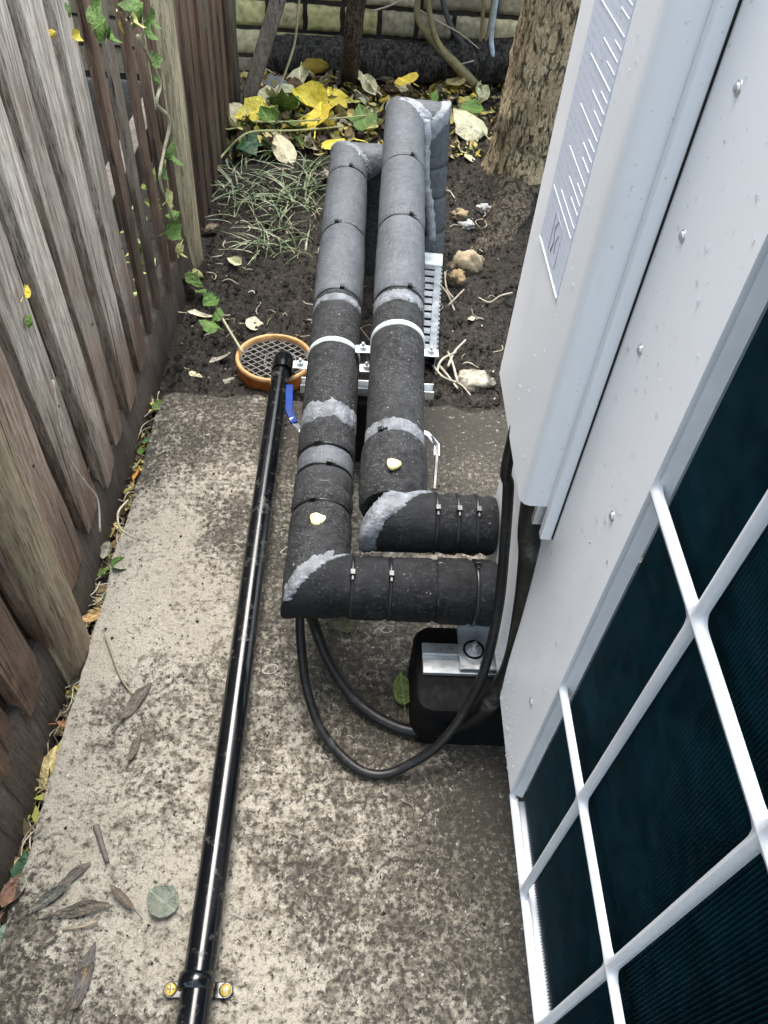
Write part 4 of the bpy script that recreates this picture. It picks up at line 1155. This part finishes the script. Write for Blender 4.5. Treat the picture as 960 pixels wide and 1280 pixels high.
k.base(c); M['litter'] = k.m
tag(lit.build('leaf_litter', M['litter'], None, False), 'mass of small dead leaves and bits over the back soil', 'leaf litter', None, 'stuff')
# grass
gr = MB()
for tuft in range(36):
    u, v = random.choice([(random.gauss(335, 34), random.gauss(245, 26)), (random.gauss(300, 22), random.gauss(222, 18)), (random.gauss(348, 16), random.gauss(300, 22)), (random.gauss(380, 14), random.gauss(232, 20))])
    for b in range(random.randint(6, 11)):
        p = gz(min(u, 396) + random.gauss(0, 7), v + random.gauss(0, 5), -.003)
        a = random.uniform(0, 2 * PI); ln = random.uniform(.06, .17); wd = random.uniform(.0012, .0030); rise = random.uniform(.2, .75)
        d = V((math.cos(a), math.sin(a), 0)); sd_ = V((-d.y, d.x, 0)) * wd; bend = random.uniform(.5, 1.3)
        prev = None; vs = []
        for q in range(6):
            t = q / 5
            c = p + d * ln * (t ** 1.1) * .85 + ZD * ln * (rise * t - bend * rise * t * t * .72) + sd_ * math.sin(t * 4 + a) * 2
            wq = 1 - t * .85; vs += [c - sd_ * wq + ZD * .0006, c + sd_ * wq]
        gr.add(vs, [(2 * q, 2 * q + 1, 2 * q + 3, 2 * q + 2) for q in range(5)])
k = NT('grass_blade', .5); c = k.ramp(k.noise(k.coord((1, 1, 1)), 38, 3, .6), [(.36, (.045, .085, .03)), (.48, (.12, .18, .075)), (.58, (.25, .26, .16)), (.70, (.46, .42, .31))]); k.base(c)
tag(gr.build('grass', k.m, None, True), 'straggly half dead grass growing in the mud by the fence', 'grass', None, 'stuff')
# ------------------------------------------------------------------ ivy vine on the fence post
iv = thing('ivy_vine', 'thin ivy vine climbing the pale fence post and trailing to the drain', 'vine', tuple(at(250, 350, 0)))
fx = FX + .035
def V1(pts, r, col): return stem(pts, r, r * .8, col, iv, 'stem')
V1([atx(172, 45, fx), atx(188, 75, fx), atx(200, 105, fx), atx(196, 130, fx), atx(212, 150, fx + .01), atx(205, 190, fx), atx(200, 225, fx), atx(212, 262, fx), atx(224, 300, fx), gz(232, 330, .01), gz(262, 372, .008), gz(285, 410, .02), gz(303, 440, .05)], .0035, (.42, .40, .26))
V1([gz(262, 215, .03), gz(282, 190, .06), gz(300, 172, .08), gz(320, 164, .08), gz(370, 163, .06), gz(430, 158, .05)], .0032, (.45, .46, .22))
V1([gz(318, 152, .08), gz(360, 152, .07), gz(420, 148, .06), gz(470, 143, .05)], .0028, (.45, .47, .25))
V1([aty(376, -20, 2.72), aty(372, 20, 2.72), aty(368, 55, 2.72), aty(355, 95, 2.70), gz(340, 130, .03)], .004, (.50, .47, .30))
V1([gz(262, 215, .03), gz(250, 250, .02), gz(258, 290, .01)], .002, (.42, .40, .28))
ivl = [(118, 6, 22, GRN), (133, 46, 18, GRN), (186, 22, 20, GRN), (166, 26, 18, PALE), (198, 100, 14, GRN), (202, 215, 14, GRN), (222, 270, 16, GRN), (128, 28, 30, GRN), (175, 10, 26, GRN), (180, 36, 22, GRN), (194, 75, 16, GRN), (206, 193, 26, GRN), (210, 247, 20, PALE), (214, 286, 22, GRN), (219, 314, 18, PALE), (143, 8, 30, (.50, .40, .30)), (150, 34, 12, YEL), (88, 12, 12, GRN), (93, 44, 12, YEL), (68, 42, 8, YEL)]
for (u, v, s, c) in ivl:
    p = atx(u, v, fx + .006); dist = (p - V((0, 0, H))).length
    leaf('ivy_leaf', 'ivy', p, s * dist / 985 * 1.15, c, None, .3, iv, rot=(R(random.uniform(70, 110)) * 0 + random.uniform(-.4, .4), R(75) + random.uniform(-.3, .3), random.uniform(-.4, .4)))
for (u, v, s, c) in [(228, 300, 16, GRN), (233, 322, 15, PALE), (252, 365, 14, GRN), (270, 392, 16, GRN), (255, 200, 18, GRN), (268, 196, 18, PALE), (288, 172, 22, GRN), (310, 180, 18, PALE), (290, 165, 20, GRN), (330, 178, 18, GRN), (240, 357, 20, GRN), (262, 378, 18, GRN), (262, 404, 20, GRN), (246, 340, 14, PALE), (258, 165 + 20, 20, PALE), (261, 206, 16, PALE), (276, 182, 14, GRN)]:
    p = gz(u, v, .02); leaf('ivy_leaf', 'ivy', p, s * .0021 * 1.1, c, None, .5, iv)
for (u, v, s, c, lab) in [(30, 365, 20, YEL, 'yellow green leaf poking through the gap in the near palings'), (40, 400, 20, GRN, 'green leaf poking through the near paling gap, lower of two')]:
    p = atx(u, v, FX + .022); o = leaf('ivy_leaf', 'oval', p, s * .0011, c, 0, .2, None, lab, None, 'leaf', rot=(.2, R(70), .3))
# ------------------------------------------------------------------ stones
def stone(p, sx, sy, sz, col, label, seed, rz=0):
    n, m = 26, 15; mb = MB(); p = V(p) - V((0, 0, sz * .25))
    for j in range(m + 1):
        ph = PI * j / m
        for k in range(n):
            t = 2 * PI * k / n; v_ = V((math.sin(ph) * math.cos(t), math.sin(ph) * math.sin(t), math.cos(ph)))
            q = 1 + .38 * noise.noise(v_ * 1.4 + V((seed, 0, 0))) + .26 * noise.noise(v_ * 3.0 + V((0, seed, 0))) + .14 * noise.noise(v_ * 8)
            mb.v.append((v_.x * q * sx, v_.y * q * sy, v_.z * q * sz))
    for j in range(m):
        for k in range(n): k2 = (k + 1) % n; mb.f.append((j * n + k, (j + 1) * n + k, (j + 1) * n + k2, j * n + k2))
    o = mb.build('stone', M['stone'], None); o.location = p; o.rotation_euler = (0, 0, rz); o.color = (*col, 1)
    return tag(o, label, 'stone')
stone(gz(592, 476, .0), .042, .034, .022, (.46, .42, .34), 'pale angular stone half buried beside the slab edge and unit', 2.2, .4)
stone(gz(584, 328, .01), .046, .034, .035, (.46, .37, .24), 'buff rounded stone under the muddy root beside the white end cap', 5.1)
stone(gz(570, 346, .01), .022, .026, .02, (.42, .30, .15), 'ochre stone just below the buff stone', 7.7)
stone(gz(606, 260, .01), .024, .018, .014, (.72, .73, .70), 'white chalky lump at the foot of the tree', 11.3)
stone(gz(584, 280, .01), .026, .02, .012, (.68, .69, .66), 'white chalky lump between the drop pipe and the root', 12.6)
stone(gz(575, 268, .01), .024, .022, .018, (.42, .33, .19), 'tan lump of clay against the drop pipe', 14.2)
stone(gz(342, 107, .03), .042, .038, .035, (.22, .23, .25), 'grey stone sitting behind the cream leaves by the leaning timber', 15.5)
stone(gz(408, 218, .01), .014, .026, .014, (.42, .36, .28), 'small tan stone against the left pipe end', 16.5)
stone(gz(262, 285, .005), .03, .016, .008, (.36, .27, .18), 'flat tan chip of wood at the post foot', 18.1, .5)
# ------------------------------------------------------------------ clods, crumbs, straw
cl = MB()
def crumb(mb, p, s):
    vs = [p + V((random.uniform(.25, 1) * a * s, random.uniform(.5, 1) * b * s, random.uniform(.4, .9) * c * s)) for a, b, c in ((1, 0, 0), (-1, 0, 0), (0, 1, 0), (0, -1, 0), (.2, .1, 1), (0, 0, -.4))]
    mb.add(vs, [(0, 2, 4), (2, 1, 4), (1, 3, 4), (3, 0, 4), (2, 0, 5), (1, 2, 5), (3, 1, 5), (0, 3, 5)])
for k in range(15000):
    x, y = random.uniform(-.40, .62), 1.2 + 1.7 * random.random() ** 1.2
    crumb(cl, V((x, y, soil_z(x, y) + .001)), random.choice([.002, .003, .003, .004, .005, .007, .011]) * random.uniform(.6, 1.2))
tag(cl.build('soil_crumbs', M['soil'], None, False), 'loose crumbs and clods of dark soil', 'soil', None, 'stuff')
cr2 = MB(); 
for k in range(1100):
    x, y = random.uniform(-.37, .21), random.uniform(.1, 1.25)
    if random.random() > .35 + .5 * (y / 1.25): continue
    crumb(cr2, V((x, y, .001)), random.choice([.001, .0012, .0016, .002, .002, .0035]) * random.uniform(.6, 1.2))
tag(cr2.build('path_crumbs', M['soil'], None, False), 'dark crumbs of dirt scattered over the concrete path', 'dirt', None, 'stuff')
pale = MB(); 
def straw(mb, p, ln, a, r=.0009, wig=.3, lift=.004):
    d = V((math.cos(a), math.sin(a), 0)); pp = []
    ph = random.uniform(0, 6)
    for q in range(6):
        t = q / 5 - .5; c = p + d * ln * t + V((-d.y, d.x, 0)) * ln * wig * math.sin(t * 4 + ph) * .4 + ZD * (.002 + lift * math.sin((t + .5) * PI)); pp.append(c)
    mb.tube(pp, r, 4, False)
for k in range(120):
    x, y = random.uniform(-.38, .36), random.uniform(1.3, 2.2)
    straw(pale, V((x, y, soil_z(x, y))), random.uniform(.01, .05), random.uniform(0, 6.3), random.uniform(.0008, .0018), .6)
for k in range(34):
    x, y = random.uniform(-.36, .2), random.uniform(.25, 1.2)
    straw(pale, V((x, y, .0)), random.uniform(.006, .022), random.uniform(0, 6.3), .0005, .35, .001)
for k in range(130):
    y = random.uniform(-.1, 1.25); x = random.uniform(-.405, -.385)
    straw(pale, V((x, y, -.035 + random.uniform(-.01, .02))), random.uniform(.015, .06), random.gauss(1.5, .7), random.uniform(.0006, .0013), .3, .002)
k = NT('straw', .7); c = k.ramp(k.noise(k.coord(), 26, 2, .5), [(.35, (.14, .11, .07)), (.5, (.36, .31, .22)), (.65, (.58, .54, .44))]); k.base(c); M['straw'] = k.m
tag(pale.build('straw_bits', M['straw'], None, True), 'pale fibres, straw and root bits over the soil and path', 'straw', None, 'stuff')
chips = MB()
for k in range(380):
    x, y = random.uniform(-.39, .42), random.uniform(1.28, 2.4)
    crumb(chips, V((x, y, soil_z(x, y) + .001)), random.choice([.0015, .002, .003, .0045]) * random.uniform(.6, 1.3))
tag(chips.build('pale_chips', M['straw'], None, False), 'pale chips and scraps pressed into the mud', 'litter', None, 'stuff')
# bundle of pale roots next to the slab
rtb = thing('root_bundle', 'bundle of pale torn roots lying beside the angular stone', 'roots', tuple(gz(575, 460, 0)))
for pts in ([(535, 447), (552, 470), (575, 480), (588, 494)], [(560, 458), (568, 440), (582, 425)], [(548, 456), (560, 470), (572, 486)], [(572, 478), (566, 455), (560, 440)], [(545, 468), (552, 450), (570, 440)]):
    o = MB().tube(smooth_path([gz(u, v, .012) for u, v in pts], 5), [.0032 - .0001 * i for i in range((len(pts) - 1) * 5 + 1)], 7).build('root', M['tint'], rtb); o.color = (.48, .44, .35, 1)
rtc = thing('root_tuft', 'small tuft of pale roots in the soil beside the zinc channel', 'roots', tuple(gz(560, 370, 0)))
for pts in ([(549, 355), (560, 368), (568, 388)], [(556, 340), (558, 360), (566, 372)], [(580, 362), (570, 372), (560, 382)]):
    o = MB().tube(smooth_path([gz(u, v, .02) for u, v in pts], 5), .0022, 6).build('root', M['tint'], rtc); o.color = (.40, .35, .26, 1)
o = MB().tube(smooth_path([gz(598, 372, .015), gz(612, 378, .02), gz(625, 370, .02), gz(640, 366, .015)], 5), .0022, 6).build('root', M['tint'], None); o.color = (.44, .38, .29, 1)
tag(o, 'single thin pale root on the bare soil near the unit', 'root')
# ------------------------------------------------------------------ debris between board and slab
def gap(u, v, z=-.02): return at(u, v, z)
gl = [(150, 712, 24, 'round', GRN, 'bright green leaf in the gap beside the slab, biggest of the green ones'), (128, 712, 16, 'ivy', GRN, 'dark green leaf next to the bright green leaf in the gap'),
      (136, 745, 14, 'oval', GRN, 'small green leaf in the gap below the bright green leaf'), (200, 510, 20, 'ivy', GRN, 'green leaf at the far top end of the gap'), (186, 550, 26, 'long', DGRN, 'grey green long leaf in the gap near its far end'),
      (178, 565, 12, 'round', GRN, 'tiny round green leaf in the gap'), (172, 593, 24, 'long', ORG, 'orange brown dry leaf in the gap beside the slab edge'), (118, 770, 34, 'long', (.42, .27, .12), 'long tan curled leaf in the gap by the near post'),
      (60, 965, 40, 'oval', (.52, .38, .18), 'crumpled tan leaf in the gap left of the slab'), (75, 945, 34, 'long', (.38, .36, .12), 'olive dry leaf beside the crumpled tan leaf'), (32, 1085, 26, 'ivy', DGRN, 'dark green leaf in the near end of the gap'),
      (20, 1120, 30, 'oval', (.24, .14, .09), 'brown dead leaf in the near end of the gap'), (5, 1170, 24, 'oval', (.22, .33, .24), 'pale green leaf cut by the left edge of view'), (90, 905, 30, 'long', (.30, .15, .07), 'rust brown leaf standing in the gap'), (152, 672, 16, 'oval', (.55, .40, .20), 'small sandy leaf stuck at the slab edge'), (133, 690, 22, 'oval', GREY, 'dry grey leaf tucked behind the bright green leaf')]
for (u, v, s, kd, c, lab) in gl:
    p = gap(u, v, -.012); leaf('fallen_leaf', kd, p, s * (H) / 800 * 1.1, c, random.gauss(-.3, .5), .5, None, lab)
gd = MB()
for k in range(520):
    y = random.uniform(-.2, 1.25); sz = random.uniform(.006, .020)
    mt = Matrix.Translation((random.uniform(-.408, -.383), y, -.045 + random.uniform(0, .025))) @ Matrix.Rotation(random.uniform(0, 6.3), 4, 'Z') @ Matrix.Rotation(random.uniform(-.9, .9), 4, 'X') @ Matrix.Rotation(random.uniform(-.9, .9), 4, 'Y')
    gd.add([mt @ V((-.4 * sz, 0, 0)), mt @ V((0, -sz, .2 * sz)), mt @ V((.4 * sz, 0, .1 * sz)), mt @ V((0, sz, .2 * sz))], [(0, 1, 2, 3)])
tag(gd.build('gap_litter', M['litter'], None, False), 'dead leaf scraps filling the gap between board and slab', 'leaf litter', None, 'stuff')
vt = smooth_path([gap(160, 625, .02), gap(148, 640, .03), gap(150, 660, .03), gap(166, 672, .01)], 6)
# pale root hanging on the gravel board
o = MB().tube(smooth_path([atx(66, 475, FX + .022), atx(75, 530, FX + .022), atx(88, 575, FX + .023), atx(108, 605, FX + .025), atx(122, 625, FX + .026), atx(125, 665, FX + .028)], 6), .0017, 6).build('dry_tendril', M['tint'], None); o.color = (.55, .50, .42, 1)
tag(o, 'pale dry tendril hanging across the near palings onto the board', 'tendril')
o = MB().tube(vt, .0018, 6).build('dry_tendril', M['tint'], None); o.color = (.50, .45, .36, 1)
tag(o, 'curled pale tendril looping over the gap by the slab edge', 'tendril')
# ------------------------------------------------------------------ leaves and sticks on the slab
for (u, v, s, kd, c, rz, lab) in [
    (62, 1122, 46, 'long', (.115, .105, .09), -.9, 'dark dead leaf lying at a slant near the left slab edge'), (92, 1094, 40, 'long', (.12, .11, .095), -.8, 'narrow dark dead leaf beside the stick, upper of two'),
    (101, 1137, 56, 'long', (.10, .085, .065), -1.35, 'curled brown dead leaf below the slanted dark leaf'), (153, 1122, 40, 'long', (.11, .09, .07), .9, 'bent dead leaf left of the green grey leaf'),
    (203, 1126, 36, 'round', (.20, .235, .19), 1.0, 'grey green flat leaf left of the black pipe clip'), (105, 1222, 62, 'long', (.085, .075, .065), -.1, 'long dark leaf near the bottom of the slab'),
    (170, 877, 58, 'long', (.12, .105, .085), -.45, 'long brown leaf on the slab mid way along the black pipe'), (168, 935, 36, 'long', (.13, .11, .085), -.2, 'short brown leaf below the long mid way leaf'),
    (503, 863, 46, 'oval', (.20, .26, .08), .1, 'green leaf lying against the rubber foot'), (425, 780, 40, 'oval', (.085, .10, .05), 1.2, 'dull dark green leaf under the near pipe leg')]:
    p = at(u, v, .006); o = leaf('fallen_leaf', kd, p, s * H / (1000 if v > 850 else 850) * 1.05, c, rz, .05, None, lab, flat=True)
    if kd == 'long': o.scale = (o.scale[0] * .75, o.scale[1], o.scale[2] * 1.3)
o = MB().tube(smooth_path([at(120, 1032, .004), at(126, 1052, .005), at(134, 1078, .004)], 4), [.0042 - .0002 * i for i in range(9)], 8).build('stick', M['tint'], None); o.color = (.14, .12, .11, 1)
tag(o, 'short dark stick lying on the slab above the dead leaves', 'stick')
for (pts, lab) in (([(78, 1162), (105, 1158), (122, 1152)], 'thin twig lying below the curled brown leaf'), ([(130, 790), (150, 845), (166, 868)], 'thin pale stalk lying across the left slab edge'), ([(420, 340), (445, 400), (462, 425)], 'thin straw stalk between the two lagged pipes')):
    o = MB().tube(smooth_path([at(u, v, .006) for u, v in pts], 4), .0014, 6).build('twig', M['tint'], None); o.color = (.30, .25, .18, 1); tag(o, lab, 'twig')
# fibres near the cable
for (u, v, r, lab) in ((360, 600 + 90, 14, 'curly white fibre on the slab left of the elbow'), (484, 788, 11, 'small loop of white fibre under the near pipe leg'), (338, 838, 13, 'curly fibre on the slab right of the black pipe')):
    p = at(u, v, .003); rr = r * .0008
    o = MB().tube([p + V((rr * math.cos(t * .5) * (1 + .3 * math.sin(t)), rr * .8 * math.sin(t * .5), .003 + .002 * math.sin(t * .8))) for t in range(15)], .0006, 5).build('fibre', M['tint'], None); o.color = (.62, .58, .50, 1); tag(o, lab, 'fibre')
for (u, v, s, kd, c, lab) in [(318, 406, 24, 'round', CREAM, 'small cream leaf on the mud just above the drain'), (295, 330, 26, 'oval', CREAM, 'cream leaf on the mud between the ivy and the grass'), (325, 500, 14, 'round', PALE, 'tiny yellow green leaf at the soil edge below the drain'),
                              (250, 395, 34, 'long', CREAM, 'long cream dead leaf beside the trailing ivy'), (212, 360, 26, 'long', CREAM, 'cream leaf hanging at the paling foot beside the post'), (275, 450, 30, 'long', GREY, 'grey dry leaf on the mud left of the drain'), (280, 475, 26, 'long', GREY, 'grey stick like leaf at the slab edge left of the drain'),
                              (245, 535 - 70, 18, 'oval', CREAM, 'small white leaf scrap near the slab corner'), (590, 395, 16, 'oval', CREAM, 'white leaf scrap on the mud right of the zinc channel'), (590, 196, 30, 'oval', CREAM, 'cream dry leaf lying at the left root of the tree')]:
    p = gz(u, v, .006); leaf('fallen_leaf', kd, p, s * .0017, c, None, .3, None, lab)
# foliage of the neighbour's side, glimpsed through the gaps
nb = MB()
for k in range(260):
    p = V((random.uniform(-.62, -.50), random.uniform(.6, 2.8), random.uniform(-.28, .12))); s = random.uniform(.012, .03)
    mt = Matrix.Translation(p) @ Matrix.Rotation(random.uniform(0, 6), 4, 'Z') @ Matrix.Rotation(random.uniform(0, 3), 4, 'X')
    nb.add([mt @ V((-.5 * s, 0, 0)), mt @ V((0, -s, .2 * s)), mt @ V((.5 * s, 0, 0)), mt @ V((0, s, .2 * s))], [(0, 1, 2, 3)])
k = NT('neighbour_leaf', .5); c = k.ramp(k.voro(k.coord(), 30, 'Color'), [(.2, (.08, .14, .03)), (.6, (.2, .27, .06)), (.9, (.5, .45, .12))]); k.base(c)
tag(nb.build('ground_ivy', k.m, None, False), 'ivy growing behind the fence, glimpsed through its gaps', 'ivy', None, 'stuff')
